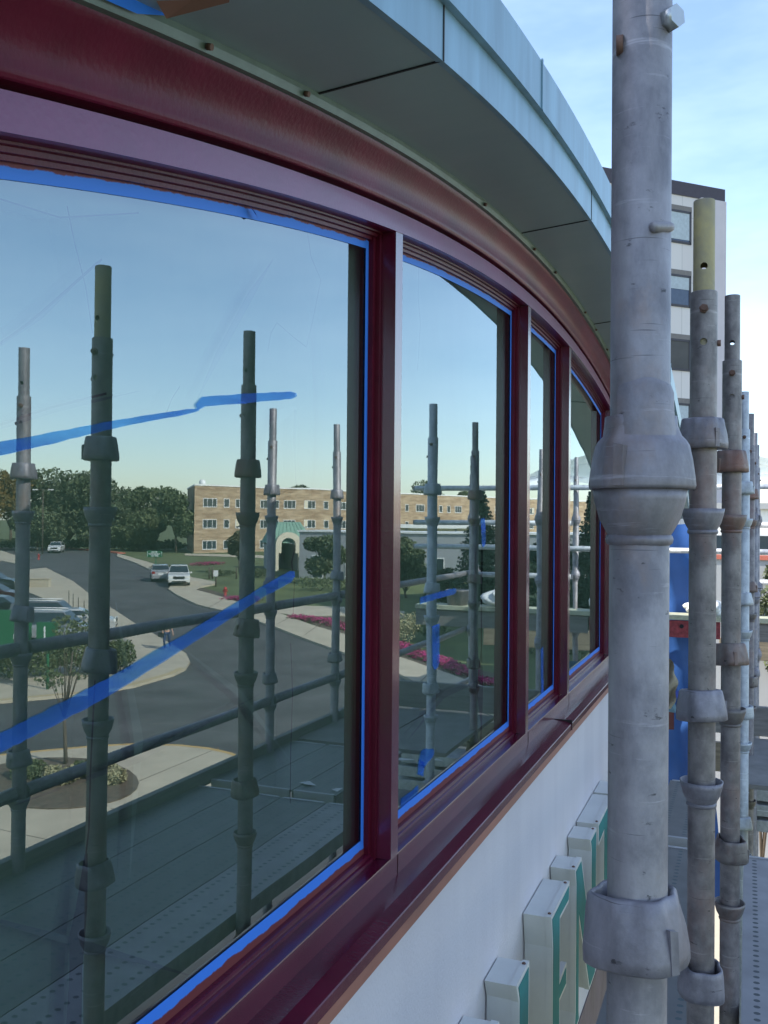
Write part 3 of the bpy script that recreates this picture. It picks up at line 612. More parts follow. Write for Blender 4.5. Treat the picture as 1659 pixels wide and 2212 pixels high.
for k, (x, y, w_) in enumerate(((665, 1692, .10), (728, 1705, .09), (876, 1641, .12), (945, 1642, .07), (862, 1902, .08))):
    q = ray(x, y); q = real(q*(-1.222/q.z)); b = MB(); a_ = .3+k
    b.face([(q.x+w_*.5*math.cos(a_+g_)*(1 if g_ in (0, math.pi) else .6), q.y+w_*.5*math.sin(a_+g_)*.6, DK+.006+.006*(i_ % 2)) for i_, g_ in enumerate((0, 1.1, math.pi, 4.2))])
    tag(b.build('paper_scrap', MT['white']), ['first', 'second', 'third', 'fourth', 'fifth'][k]+' white paper scrap on the deck, counted from the left in the mirrored view' if k < 4 else 'white paper scrap on the deck, mirrored low beside the second window mullion', 'litter', 'paper scraps on the deck')
# tarp
t = MB(); nx, nz_ = 60, 40; rows = []
for k in range(nz_+1):
    v = k/nz_; z = CZ+.03-v*3.3; row = []
    for q in range(nx+1):
        u = q/nx; xr = -.40+.22*max(0, v-.12)**1.0+.02*math.sin(v*9); x = -1.7+u*(xr+1.7)
        y = 8.72+.03*math.sin(u*13+v*5)+.02*math.sin(u*31-v*8)+.10*max(0, v-.55)**1.5+.012*math.sin(v*40+u*9)
        row.append((x, y, z+.03*math.sin(u*6)))
    rows.append(row)
t.ring(rows, cap=False, closed=False)
tp_ = tag(t.build('tarpaulin', MT['tarp']), 'bright blue tarpaulin hanging behind the cross rails at the end of the wall', 'tarp')
sm_ = mat('dark blue seam', (.01, .03, .2), .5)
for q in (((-1.3, 8.655, CZ-1.52), (-.36, 8.66, CZ-1.46)), ((-1.3, 8.65, CZ-2.62), (-.30, 8.655, CZ-2.56))): st = MB(); st.box(*q); o = st.build('seam', sm_); o.parent = tp_
fl = MB(); a = direct(1440, 1712, 7.6); b_ = direct(1478, 1682, 7.6); fl.tube(a, b_, .018, n=10); a = direct(1440, 1722, 7.6); b_ = direct(1480, 1693, 7.6); fl.tube(a, b_, .009, n=8)
tag(fl.build('bright_tube', MT['chrome']), 'shining bent bright tube resting against the foot of the blue tarp', 'tube')
# cloth over the green end flashing
fr_ = empty('end_flashing', (-.55, 6.3, CZ-1.2), 'sloping green metal flashing with a maroon end block beside the blue tarp', 'flashing')
b = MB(); A = [direct(x, y, 5.6) for x, y in ((1428, 1440), (1461, 1528), (1459, 1540), (1424, 1462))]; b.add(A+[p+Vector((-.10, .05, 0)) for p in A], [(0, 1, 2, 3), (7, 6, 5, 4), (0, 4, 5, 1), (1, 5, 6, 2), (2, 6, 7, 3), (3, 7, 4, 0)]); part(b, 'flashing', MT['fascia'], fr_)
b = MB(); A = [direct(x, y, 5.66) for x, y in ((1425, 1470), (1456, 1530), (1456, 1576), (1425, 1576))]; b.add(A+[p+Vector((-.10, .05, 0)) for p in A], [(0, 1, 2, 3), (7, 6, 5, 4), (0, 4, 5, 1), (1, 5, 6, 2), (2, 6, 7, 3), (3, 7, 4, 0)]); part(b, 'end_block', MT['maroon'], fr_)
b = MB(); rows = []
for k in range(15):
    v = k/14; row = []
    for q in range(9):
        u = q/8; x = 1425+u*(24+14*math.sin(v*3)+3*math.sin(v*17)); y = 1416+v*108+u*8; row.append(direct(x, y, 5.5+.05*math.sin(u*9+v*11)))
    rows.append(row)
b.ring(rows, cap=False, closed=False); tag(b.build('drop_cloth', MT['drop']), 'crumpled tan drop cloth hung over the green flashing end', 'cloth')
# white bag, bucket and plastic on the shelf
def lump(o, rx, ry, rz, seed, n=20, sharp=.35):
    rg = np.random.default_rng(seed); ph = rg.uniform(0, 6.28, 9); m = MB(); rings = []
    for i in range(1, n):
        th = math.pi*i/n; row = []
        for k in range(n*2):
            a = 2*math.pi*k/(2*n); f = 1+sharp*(.35*math.sin(3*a+ph[0])*math.sin(2*th+ph[1])+.25*abs(math.sin(5*a+ph[2]+2*th))+.18*math.sin(9*a+7*th+ph[3]))
            row.append((o[0]+rx*f*math.sin(th)*math.cos(a), o[1]+ry*f*math.sin(th)*math.sin(a), o[2]+max(0, rz*(1+math.cos(th)*f)*.5)))
        rings.append(row)
    m.ring(rings); return m
p = seen(1052, 1336, 8.9)
tag(lump((.57, 8.45, CZ-.765), .15, .10, .15, 3, 26, .95).build('plastic_bag', MT['plastic']), 'crumpled white plastic bag on the shelf board mirrored in the second window', 'bag')
tag(lump((-.33, 8.45, CZ-.765), .12, .10, .12, 5, 26, .95).build('plastic_bag', MT['plastic']), 'crumpled white plastic bag at the wall end of the shelf mirrored in the fourth window', 'bag')
bk = empty('bucket', (1.02, 8.45, CZ-.765), 'grey paint pail on the shelf board mirrored between two posts in the second window', 'bucket')
b = MB(); b.lathe((1.02, 8.45, CZ-.764), [(.10, 0), (.118, .13), (.122, .132), (.122, .14), (.112, .14), (.096, .005)], 24); part(b, 'pail', MT['zinc'], bk)
b = MB(); b.tube((.90, 8.45, CZ-.64), (1.14, 8.45, CZ-.64), .004, n=6); part(b, 'handle', MT['zinc_dark'], bk)
# sheet of clear film hung high at the far end (mirrored as a white billow)
b = MB(); rows = []
for k in range(17):
    v = k/16; row = []
    for q in range(25):
        u = q/24; x = -1.9+u*2.6; row.append((x, 9.3+.15*math.sin(u*7+v*4), CZ+.47+.30*math.sin(math.pi*min(1, u*1.05))*(1-v)-.06*v+.02*math.sin(u*23+v*9)+.02*math.sin(v*17)))
    rows.append(row)
b.ring(rows, cap=False, closed=False)
ROWS = True
def film_mat():
    m = mat('clear plastic film', (.85, .87, .88), .2, 0, .05, 5, .7, 8); n = m.node_tree; bs = n.nodes['Principled BSDF']; bs.inputs['Alpha'].default_value = .75; return m
tag(b.build('plastic_sheet', film_mat()), 'billowing white plastic sheet above the far cross rails, mirrored in the third window', 'sheet')
# ================================================================ GROUND
def sheet(name, P, off, m, kind='structure', label=None, cat=None, thick=.16, parent=None, group=None):
    """flat polygon draped on the slope; P in plan, off = height above ground"""
    bm = bmesh.new(); f = bm.faces.new([bm.verts.new((p[0], p[1], 0)) for p in P]); f.normal_update()
    if f.normal.z < 0: f.normal_flip()
    bmesh.ops.triangulate(bm, faces=bm.faces[:])
    for k, _ in KN[1:-1]:
        co = Vector((s*k-2*DG, c*k, 0)); n = Vector((s, c, 0))
        co = n*(k-s*2*DG); bmesh.ops.bisect_plane(bm, geom=bm.verts[:]+bm.edges[:]+bm.faces[:], plane_co=co, plane_no=n, dist=1e-5)
    for v in bm.verts: v.co.z = gz(v.co.x, v.co.y)+off
    if thick:
        be = [e for e in bm.edges if e.is_boundary]; r = bmesh.ops.extrude_edge_only(bm, edges=be)
        for v in [g for g in r['geom'] if isinstance(g, bmesh.types.BMVert)]: v.co.z -= thick
    bmesh.ops.recalc_face_normals(bm, faces=bm.faces[:])
    me = bpy.data.meshes.new(name); bm.to_mesh(me); bm.free(); me.materials.append(m); o = bpy.data.objects.new(name, me); C.objects.link(o)
    if parent: o.parent = parent
    else: tag(o, label, cat, group, kind)
    return o
def gp(L_): return [ground(x, y) for x, y in L_]
sheet('ground', [(-1500, -1500), (1800, -1500), (1800, 1800), (-1500, 1800)], 0, MT['grass'], thick=0)
sheet('road', gp([(-700, 1176), (0, 1171), (98, 1180), (252, 1194), (300, 1210), (335, 1228), (410, 1256), (400, 1285), (431, 1305), (542, 1336), (600, 1353), (740, 1410), (904, 1476), (1100, 1556), (1150, 1900), (500, 2300), (-500, 2300), (-800, 1500)]), .012, MT['asphalt'], thick=0)
S1 = [(60, 1232), (98, 1228), (192, 1286), (290, 1350), (376, 1398), (405, 1417), (412, 1434), (402, 1450), (377, 1463), (294, 1487), (196, 1503), (0, 1522), (-150, 1532), (-150, 1478), (0, 1478), (100, 1470), (240, 1452), (275, 1425), (285, 1395), (255, 1375), (245, 1350), (100, 1300), (30, 1270)]
sheet('pavement', gp(S1), .13, MT['concrete'])
S2 = [(252, 1197), (327, 1218), (421, 1250), (467, 1259), (467, 1264), (440, 1270), (428, 1277), (464, 1287), (500, 1299), (541, 1309), (600, 1325), (713, 1367), (740, 1374), (855, 1420), (1015, 1477), (1100, 1507), (1100, 1560), (904, 1482), (855, 1457), (740, 1415), (600, 1358), (542, 1340), (500, 1326), (431, 1309), (386, 1288), (366, 1275), (372, 1268), (400, 1262), (330, 1235), (290, 1217), (250, 1203)]
sheet('pavement', gp(S2), .13, MT['concrete'])
sheet('pavement', gp([(600, 1306), (745, 1313), (870, 1322), (870, 1335), (745, 1332), (640, 1330), (590, 1322)]), .05, MT['concrete'])
sheet('pavement', gp([(-300, 1186), (0, 1190), (45, 1205), (48, 1222), (0, 1212), (-300, 1205)]), .13, MT['concrete'])
isl = [(-700, 1700), (-200, 1650), (0, 1639), (98, 1629), (196, 1621), (294, 1616.6), (392, 1619), (450, 1626), (500, 1637), (539, 1654), (575, 1680), (605, 1720), (610, 1790), (560, 1900), (400, 2060), (100, 2250), (-700, 2400)]
g_isl = gp(isl)
sheet('pavement', g_isl, .14, MT['concrete'])
ctr = sum((Vector((p.x, p.y, 0)) for p in g_isl), Vector())/len(g_isl)
def kerbline(name, pts, w, h, m, inward=None):
    pts = [Vector((p.x, p.y, 0)) for p in pts]; L1, L2 = [], []
    for k, p in enumerate(pts):
        q = (pts[min(k+1, len(pts)-1)]-pts[max(k-1, 0)]).normalized(); n = Vector((-q.y, q.x, 0))
        if inward and (inward-p).dot(n) < 0: n = -n
        L1.append(p); L2.append(p+n*w)
    return sheet(name, [tuple(p) for p in L1]+[tuple(p) for p in L2[::-1]], h, m)
kerbline('kerb', g_isl[1:12], .17, .146, MT['kerb'], ctr)
kerbline('kerb', gp([(402, 1449), (377, 1462), (294, 1486), (196, 1502), (0, 1521), (-150, 1531)]), .3, .137, mat('warm kerb', (.46, .36, .2), .85), ground(200, 1450))
kerbline('kerb', gp([(98, 1180), (160, 1186), (252, 1196)]), 1.2, .16, MT['redkerb'], ground(170, 1175))
for a, b_ in (((0, 1805), (330, 1880)), ((240, 1760), (390, 1812)), ((300, 1700), (470, 1626)), ((0, 1880), (120, 1990)), ((330, 1760), (520, 1650))):
    kerbline('paving_joint', gp([a, b_]), .025, .1435, MT['mulch'])
for a, b_ in (((700, 1345), (660, 1375)), ((800, 1400), (770, 1428)), ((640, 1330), (600, 1352)), ((480, 1300), (455, 1315)), ((930, 1455), (905, 1482))):
    kerbline('paving_joint', gp([a, b_]), .05, .1325, MT['mulch'])
# tar lines and seams on the road
tar = mat('pale road seam', (.14, .14, .135), .9)
for L_ in ([(330, 1565), (450, 1561), (560, 1570), (690, 1558)], [(520, 1506), (560, 1525)], [(250, 1300), (400, 1302), (500, 1330)], [(420, 1580), (600, 1588), (740, 1566)]):
    kerbline('road_seam', gp(L_), .07, .016, tar)
# mulch ring, gravel beds and flower beds
def oval(x0, x1, y0, y1, n=26):
    return gp([((x0+x1)/2+(x1-x0)/2*math.cos(2*math.pi*k/n), (y0+y1)/2-(y1-y0)/2*math.sin(2*math.pi*k/n)) for k in range(n)])
sheet('mulch_bed', oval(-60, 302, 1648, 1762), .17, MT['mulch'], thick=.03)
sheet('gravel_bed', gp([(-150, 1478), (0, 1478), (100, 1470), (240, 1452), (278, 1425), (286, 1395), (255, 1375), (140, 1380), (0, 1400), (-150, 1410)]), .15, MT['gravel'], thick=.03)
sheet('mulch_bed', gp([(425, 1277), (464, 1288), (541, 1309), (600, 1325), (600, 1318), (545, 1300), (470, 1280), (440, 1272)]), .10, MT['mulch'], thick=.03)
sheet('mulch_bed', gp([(640, 1331), (745, 1334), (860, 1395), (1090, 1462), (1090, 1500), (1015, 1475), (855, 1418), (713, 1366)]), .05, MT['mulch'], thick=.02)
sheet('pavement', gp([(404, 1196), (560, 1200), (640, 1212), (640, 1216), (560, 1206), (404, 1200)]), .05, MT['concrete'], thick=.02)
sheet('plaza', [(-7, 7.6), (2.6, 7.6), (2.6, 34), (-7, 34)], .02, MT['concrete'], thick=0)
# ================================================================ PLANTS
def leaves(mb_v, mb_f, cen, rad, n, size, shape='ball', flat=1.):
    """n leaf faces scattered through an ellipsoid shell volume"""
    d = rng.normal(size=(n, 3)); d /= np.linalg.norm(d, axis=1)[:, None]
    r = rng.uniform(.45, 1.0, n)**.6
    p = np.array(cen)+d*r[:, None]*np.array(rad)
    a = rng.normal(size=(n, 3)); a /= np.linalg.norm(a, axis=1)[:, None]
    b = np.cross(a, rng.normal(size=(n, 3))); b /= np.linalg.norm(b, axis=1)[:, None]
    sz = size*rng.uniform(.6, 1.4, n)[:, None]
    i = sum(len(x) for x in mb_v)
    mb_v.append(np.stack([p-a*sz, p+b*sz*.6, p+a*sz, p-b*sz*.6], 1).reshape(-1, 3))
    mb_f.append(np.arange(n*4).reshape(n, 4)+i)
def leafmesh(name, V, F_, m, root=None):
    v = np.concatenate(V); f = np.concatenate(F_)
    if root is not None: v = v-np.array(root.location)
    me = bpy.data.meshes.new(name); me.from_pydata(v.tolist(), [], f.tolist()); me.materials.append(m); me.update()
    o = bpy.data.objects.new(name, me); C.objects.link(o)
    if root is not None: o.parent = root
    return o
def tree(px, pytop, wpx, z, m, label, name='tree', lobes=9, n=620, crown=.72, pybase=None, size=.24, group=None, trunk=.18, lean=0):
    """deciduous tree placed on the street by way of the glass"""
    b = seen(px, 1106, z); b.z = gz(b.x, b.y); top = seen(px, pytop, z).z; h = top-b.z; w = wpx*z/2030
    root = empty(name, b, label, 'tree', group)
    t = MB(); crz = b.z+h*(1-crown)
    pts = [b, b+Vector((.1, 0, h*(1-crown)*.8)), b+Vector((-.1, .1, h*.7))]
    for q, (p0, p1) in enumerate(zip(pts, pts[1:])): t.tube(p0-Z*.05, p1, trunk*h/10*(1.3-q*.4), trunk*h/10*(.95-q*.5), n=10)
    V, F_ = [], []
    for k in range(lobes):
        a = 2*math.pi*k/lobes+random.random(); rr = w*.30*random.uniform(.5, 1.15); zz = random.uniform(.18, .86)
        ce = Vector((b.x+rr*math.cos(a), b.y+rr*math.sin(a), crz+zz*h*crown*.93)); rad = w*random.uniform(.17, .27)
        if k == 0: ce = Vector((b.x, b.y, top-h*crown*.3)); rad = w*.25
        t.tube(pts[1], ce, trunk*h/10*.4, trunk*h/10*.1, n=6)
        leaves(V, F_, ce, (rad, rad, min(rad*.85, h*crown*.3)), n, size)
    part(t, 'trunk', MT['bark'], root); leafmesh('crown', V, F_, MT[m], root); return root
def spruce(px, pytop, wpx, z, label):
    b = seen(px, 1106, z); b.z = gz(b.x, b.y); top = seen(px, pytop, z).z; h = top-b.z; w = wpx*z/2030
    root = empty('spruce_tree', b, label, 'tree'); t = MB(); t.tube(b, (b.x, b.y, top-.1), .16, .03, n=8); V, F_ = [], []
    for k in range(34):
        v = k/33; zz = b.z+h*(.10+.89*v); r = w/2*(1-v)**.8*random.uniform(.8, 1.1)+.1; nb = max(3, int(9*(1-v)+3))
        for q in range(nb):
            a = 2*math.pi*(q+random.random()*.6)/nb+k; e = Vector((b.x+r*math.cos(a), b.y+r*math.sin(a), zz-r*.28)); o = Vector((b.x, b.y, zz))
            t.tube(o, e, .03, .008, n=4)
            for fr in (.35, .65, .95): p = o.lerp(e, fr); leaves(V, F_, p, (r*.22+.08, r*.22+.08, .12), 26, .085)
    part(t, 'trunk', MT['bark'], root); leafmesh('crown', V, F_, MT['spruce'], root)
def bush(px, pybase, z, wpx, hpx, m, label, cat='shrub', name='shrub', n=700, size=.09, group=None):
    b = ground(px, pybase) if z is None else seen(px, 1106, z); b.z = gz(b.x, b.y); zz = tof(b) if z is None else z
    w, h = wpx*zz/2030, hpx*zz/2030; root = empty(name, b, label, cat, group); V, F_ = [], []; t = MB()
    for k in range(6):
        a = k*1.05+random.random(); ce = Vector((b.x+w*.25*math.cos(a), b.y+w*.25*math.sin(a), b.z+h*random.uniform(.42, .68)))
        leaves(V, F_, ce, (w*.28, w*.28, h*.34), n//6, size); t.tube(b, ce, .02, .01, n=5)
    part(t, 'stem', MT['bark'], root); leafmesh('foliage', V, F_, MT[m], root); return root
tree(-60, 1020, 150, 150, 'leaf_autumn', 'yellowing tree beyond the left edge of the first window', lobes=9)
tree(22, 1008, 120, 158, 'leaf_autumn', 'tree turning yellow at the far left of the first window', lobes=10)
tree(150, 1014, 215, 165, 'leaf_dark', 'broadest dark tree behind the street lamp', lobes=18, n=800, crown=.9, size=.28)
tree(268, 1046, 120, 172, 'leaf_dark', 'dark tree right of the broadest one, behind the near dark post', lobes=10, crown=.9)
tree(328, 1042, 120, 160, 'leaf_mid', 'lighter green tree left of the brick building', lobes=11, crown=.85)
tree(385, 1062, 110, 143, 'leaf_mid', 'spreading tree with a visible trunk on the lawn next to the brick building', lobes=11, crown=.7)
tree(80, 1090, 130, 146, 'leaf_dark', 'low dark tree under the broadest tree', lobes=9, crown=.9)
tree(215, 1085, 120, 150, 'leaf_dark', 'low dark tree behind the far white car', lobes=9, crown=.9)
tree(300, 1105, 120, 150, 'leaf_mid', 'low green tree left of the trunk on the lawn', lobes=9, crown=.9)
tree(573, 1043, 46, 215, 'leaf_dark', 'treetop showing above the brick roof near its left end', lobes=6)
tree(640, 1036, 74, 215, 'leaf_dark', 'larger treetop showing above the middle of the brick roof', lobes=8)
tree(930, 1028, 96, 230, 'leaf_mid', 'rounded treetop over the brick roof in the second window', lobes=10)
tree(998, 1045, 50, 240, 'leaf_dark', 'small treetop right of the rounded one in the second window', lobes=6)
tree(519, 1138, 62, 96, 'leaf_red', 'small reddish tree on the lawn in front of the brick building', lobes=12, n=520, crown=.66, size=.12)
tree(700, 1155, 100, 84, 'leaf_dark', 'dark leafy tree against the grey wing wall', lobes=9, n=420, crown=.8, size=.16)
tree(875, 1150, 130, 74, 'leaf_dark', 'dark leafy tree in front of the grey wing in the second window', lobes=12, n=500, crown=.9, size=.15)
tree(965, 1215, 90, 66, 'leaf_dark', 'low dark tree left of the big spruce', lobes=9, n=400, crown=.9, size=.13)
spruce(1040, 1060, 140, 62, 'big dark spruce mirrored in the second window')
spruce(1282, 1062, 150, 58, 'spruce mirrored in the fourth window beside the big tube')
tree(1175, 1150, 150, 66, 'spruce', 'dark evergreen mirrored in the narrow third window', lobes=12, n=600, crown=.95, size=.14)
tree(1110, 1190, 110, 60, 'leaf_dark', 'dark evergreen just right of the big spruce', lobes=10, n=500, crown=.95, size=.13)
tree(147, 1300, 150, 27.5, 'leaf_mid', 'young staked tree in the mulch bed of the round island', lobes=9, n=110, crown=.62, size=.055, trunk=.10)
for k, (x, w_) in enumerate(((-60, 120), (15, 110), (85, 100), (150, 110), (215, 95), (262, 60))):
    bush(x, 1474-k*3, None, w_, 88, 'leaf_mid', ['leafy shrub at the left edge by the green board', 'leafy shrub left of the green post', 'leafy shrub hiding the green post foot', 'tall leafy shrub right of the green post', 'leafy shrub left of the walker', 'last small leafy shrub beside the gravel tip'][k], n=1500, size=.075, group='shrubs in the gravel bed')
for k, x in enumerate((60, 130, 190, 235)):
    bush(x, 1690+k % 2*14, None, 80, 52, 'straw' if k % 2 else 'leaf_mid', ['left', 'second', 'third', 'rightmost'][k]+' tuft of ornamental grass in the island bed', 'ornamental grass', 'ornamental_grass', n=1500, size=.05, group='grass tufts on the island')
bush(870, 1390, None, 90, 70, 'straw', 'pale feathery ornamental grass beside the mullion in the second window', 'ornamental grass', 'ornamental_grass', 1600, .06)
bush(930, 1385, None, 80, 45, 'leaf_mid', 'low green shrub behind the flower bed in the second window')
bush(1150, 1360, 52, 160, 90, 'leaf_dark', 'dark hedge shrub in the narrow third window')
bush(1260, 1380, 48, 150, 100, 'leaf_dark', 'dark hedge shrub in the fourth window')
bush(480, 1215, 92, 60, 14, 'leaf_dark', 'low dark shrub right of the distant pink bed')
bush(560, 1225, 90, 60, 20, 'leaf_dark', 'low dark shrub in front of the arch')
bush(690, 1262, 78, 110, 34, 'leaf_mid', 'green shrub under the grey wing wall')
bush(760, 1270, 74, 110, 40, 'leaf_dark', 'dark shrub behind the first mullion')
bush(350, 1215, 100, 50, 14, 'leaf_mid', 'low shrub under the green sign')
for k, x in enumerate(range(-100, 420, 58)): bush(x, 1180, 152+3*(k % 2), 90, 24, 'leaf_dark', 'understorey shrub at the wood edge, number %d from the left' % (k+1), n=500, size=.3, group='shrubs at the wood edge')
def flowers(pts, w, n, label, h=.25):
    P = [ground(x, y) for x, y in pts]; V, F_, V2, F2 = [], [], [], []
    for _ in range(n):
        k = random.randrange(len(P)-1); p = P[k].lerp(P[k+1], random.random())+Vector((random.uniform(-w, w), random.uniform(-w, w), 0)); p.z = gz(p.x, p.y)+.05+random.random()*h
        leaves(V, F_, p, (.14, .14, .08), 6, .05); leaves(V2, F2, p-Z*.08, (.16, .16, .08), 3, .06)
    root = empty('flower_bed', (P[0].x, P[0].y, gz(P[0].x, P[0].y)), label, 'flower bed', 'beds of magenta flowers')
    o = leafmesh('petals', V, F_, MT['petal'], root); o['kind'] = 'stuff'; o = leafmesh('foliage', V2, F2, MT['leaf_mid'], root); o['kind'] = 'stuff'
flowers([(430, 1222), (472, 1219)], .8, 260, 'distant magenta flower bed left of the small reddish tree', .3)
flowers([(498, 1297), (552, 1298)], .6, 420, 'magenta flower bed where the rail crosses the lawn edge')
flowers([(640, 1337), (700, 1345), (742, 1362)], .5, 700, 'magenta flower strip at the right end of the first window')
flowers([(855, 1398), (900, 1418), (960, 1438), (1012, 1462)], .45, 1500, 'long magenta flower strip beside the pavement in the second window')
flowers([(1040, 1478), (1085, 1488)], .4, 400, 'small magenta flower patch right of the posts in the second window')
# ================================================================ BUILDINGS ACROSS THE STREET
def facade_axes(pa, pb):
    ex = (pb-pa); ex.z = 0; Lg = ex.length; ex.normalize(); ey = Vector((-ex.y, ex.x, 0))
    if ey.dot(Vector((-pa.x, -pa.y, 0))) > 0: ey = -ey      # ey points away from the camera
    return ex, ey, Lg
def box_uv(name, m, root, o, ex, ey, Lg, dp, h):
    b = MB(); b.box((0, 0, 0), (Lg, dp, h), (o, ex, ey, Z)); ob = part(b, name, m, root); me = ob.data
    uv = me.uv_layers.new(name='UVMap')
    for p in me.polygons:
        nn = p.normal; tdir = ex if abs(nn.dot(ey)) > .5 else ey
        for li in p.loop_indices:
            co = me.vertices[me.loops[li].vertex_index].co; uv.data[li].uv = (co.dot(tdir), co.z)
    return ob
A = seen(425, 1048, 141); B = seen(1005, 1073, 189); base = 2.2
ex, ey, Lg = facade_axes(A, B); A0 = Vector((A.x, A.y, base)); hgt = A.z-base
br = empty('brick_building', A0, 'three storey buff brick building with a flat white edged roof', 'building')
wl = box_uv('wall', MT['brick'], br, A0, ex, ey, Lg*2.3, 16, hgt)
cl = seen(407, 1048, 163); sh_ = (cl-A0).dot(ex)/(cl-A0).dot(ey)        # the plan is skewed: its short side runs nearly along the view
def skew(o):
    for v in o.data.vertices:
        d = v.co.dot(ey)
        if d > .5 and v.co.dot(ex) < Lg: v.co += ex*sh_*d
skew(wl)
b = MB(); b.box((-.1, -.1, hgt), (Lg*2.3+.1, 16.1, hgt+.22), (A0, ex, ey, Z)); rf = part(b, 'roof_edge', MT['white'], br); skew(rf)
for u, hh, rr in ((6.5, 1.3, .5), (Lg*.72, 1.4, 1.3)):
    b = MB(); p = A0+ex*u+ey*7+Z*hgt; b.lathe(p, [(rr, 0), (rr, hh*.7), (rr*.7, hh)], 16); sub(b, 'roof_vent', MT['white'] if u < 9 else MT['bolt'], rf)
def hit(px):      # distance along the brick facade for a photo bearing
    r = ray(px, 1106); r = Vector((-r.x, r.y)); o2 = Vector((-2*DG, 0))
    # o2 + r*t = A + ex*u
    det = r.x*(-ex.y)+ex.x*r.y; dx, dy = A.x-o2.x, A.y-o2.y
    return (r.x*dy-r.y*dx)/(r.y*ex.x-r.x*ex.y) if abs(det) > 1e-9 else 0
wx = [(456, 3), (489.5, 1), (521.5, 3), (545, 1), (575, 3), (600, 1), (627, 3), (668.6, 3), (701, 1), (739, 3), (775, 3), (812, 1), (845, 3), (880, 1), (908, 3), (950, 1), (968, 1), (989, 3), (1020, 1), (1040, 3), (1075, 3), (1110, 1), (1150, 3), (1170, 1), (1190, 3)]
for px, kd in wx:
    u = hit(px); w_ = 2.25 if kd == 3 else .85
    for k in range(3):
        z = hgt-1.9-1.25-k*3.22
        if z < .3: continue
        o = A0+ex*(u-w_/2)+Z*z
        b = MB()
        for a_, c_ in (((-.08, -.06, -.10), (w_+.08, .05, 0)), ((-.08, -.05, 1.2), (w_+.08, .05, 1.28)), ((-.08, -.05, 0), (0, .05, 1.2)), ((w_, -.05, 0), (w_+.08, .05, 1.2))): b.box(a_, c_, (o, ex, ey, Z))
        if kd == 3:
            for q in (w_*.30, w_*.70): b.box((q-.03, -.045, 0), (q+.03, .05, 1.2), (o, ex, ey, Z))
        f_ = part(b, 'window', MT['white'], br); b = MB(); b.box((0, -.02, 0), (w_, .0, 1.2), (o, ex, ey, Z)); sub(b, 'window_pane', MT['glassdark'], f_)
        if kd == 3 and random.random() < .4: b = MB(); q = random.choice((0, .7)); b.box((w_*q+.03, -.026, .3*random.random()), (w_*(q+.3)-.03, -.022, 1.2), (o, ex, ey, Z)); sub(b, 'blind', MT['cream'], f_)
# entrance arch with verdigris hipped roof
pa = seen(600, 1106, 100); pb = seen(653, 1106, 101); ex2, ey2, L2 = facade_axes(pa, pb); o2_ = Vector((pa.x, pa.y, gz(pa.x, pa.y)))
top = seen(625, 1150, 100).z-o2_.z
en = empty('entrance_arch', o2_, 'cream arched entrance porch with a green hipped metal roof', 'porch')
pts = []; W2 = L2; th_ = .35; r_o = W2/2; spring = top-r_o
outl = [(0, 0), (.32, 0), (.32, spring-.9), (.62, spring-.9), (.62, spring)]+[(W2/2-(W2/2-.62)*math.cos(a), spring+(W2/2-.62)*math.sin(a)) for a in np.linspace(0, math.pi, 16)[1:-1]]+[(W2-.62, spring), (W2-.62, spring-.9), (W2-.32, spring-.9), (W2-.32, 0), (W2, 0), (W2, spring)]+[(W2/2+r_o*math.cos(a), spring+r_o*math.sin(a)) for a in np.linspace(0, math.pi, 20)[1:-1]]+[(0, spring)]
b = MB(); b.prism(outl, ey2, 0, th_, o2_, ex2, Z); part(b, 'arch', MT['cream'], en)
b = MB(); zt = seen(625, 1128, 100).z-o2_.z; zb = spring+.2
q0 = [(-.35, .4, zb), (W2+1.6, .4, zb), (W2+1.6, 5.5, zb), (-.35, 5.5, zb)]; q1 = [(.65, 1.6, zt), (W2+.3, 1.6, zt), (W2+.3, 4.2, zt), (.65, 4.2, zt)]
vs = [o2_+ex2*x+ey2*y+Z*z for x, y, z in q0+q1]; b.add(vs, [(0, 1, 5, 4), (1, 2, 6, 5), (2, 3, 7, 6), (3, 0, 4, 7), (4, 5, 6, 7), (3, 2, 1, 0)]); rfo = part(b, 'roof', MT['copperroof'], en)
for k in range(1, 8):
    b = MB(); t_ = k/8; p0 = vs[0].lerp(vs[1], t_); p1 = vs[4].lerp(vs[5], t_); b.tube(p0-ey2*.02, p1-ey2*.02, .025, n=5); sub(b, 'roof_seam', MT['copperroof'], rfo)
b = MB(); b.box((0, .4, 0), (.25, 5.2, spring), (o2_, ex2, ey2, Z)); b.box((W2-.25, .4, 0), (W2, 5.2, spring), (o2_, ex2, ey2, Z)); b.box((0, 5.2, 0), (W2, 5.4, spring+.2), (o2_, ex2, ey2, Z)); part(b, 'side_wall', MT['greyren'], en)
# low grey wing
pa = seen(648, 1149, 90); pb = seen(1000, 1160, 86); ex3, ey3, L3 = facade_axes(pa, pb); o3 = Vector((pa.x, pa.y, 0)); o3.z = gz(pa.x, pa.y); h3 = pa.z-o3.z
wg = empty('low_wing', o3, 'low grey flat roofed wing with a thin white roof edge', 'building')
b = MB(); b.box((0, 0, -.5), (L3*1.9, 9, h3), (o3, ex3, ey3, Z)); part(b, 'wall', MT['greyren'], wg)
b = MB(); b.box((-.15, -.15, h3), (L3*1.9+.2, 9.1, h3+.16), (o3, ex3, ey3, Z)); part(b, 'roof_edge', MT['white'], wg)
for u in (1.2, 4.4, 7.6, 13, 17):
    b = MB(); b.box((u, -.05, 0), (u+1, .0, 2.2), (o3, ex3, ey3, Z)); f_ = part(b, 'window', MT['white'], wg); b = MB(); b.box((u+.08, -.06, .1), (u+.92, -.051, 2.1), (o3, ex3, ey3, Z)); sub(b, 'window_pane', MT['glassdark'], f_)
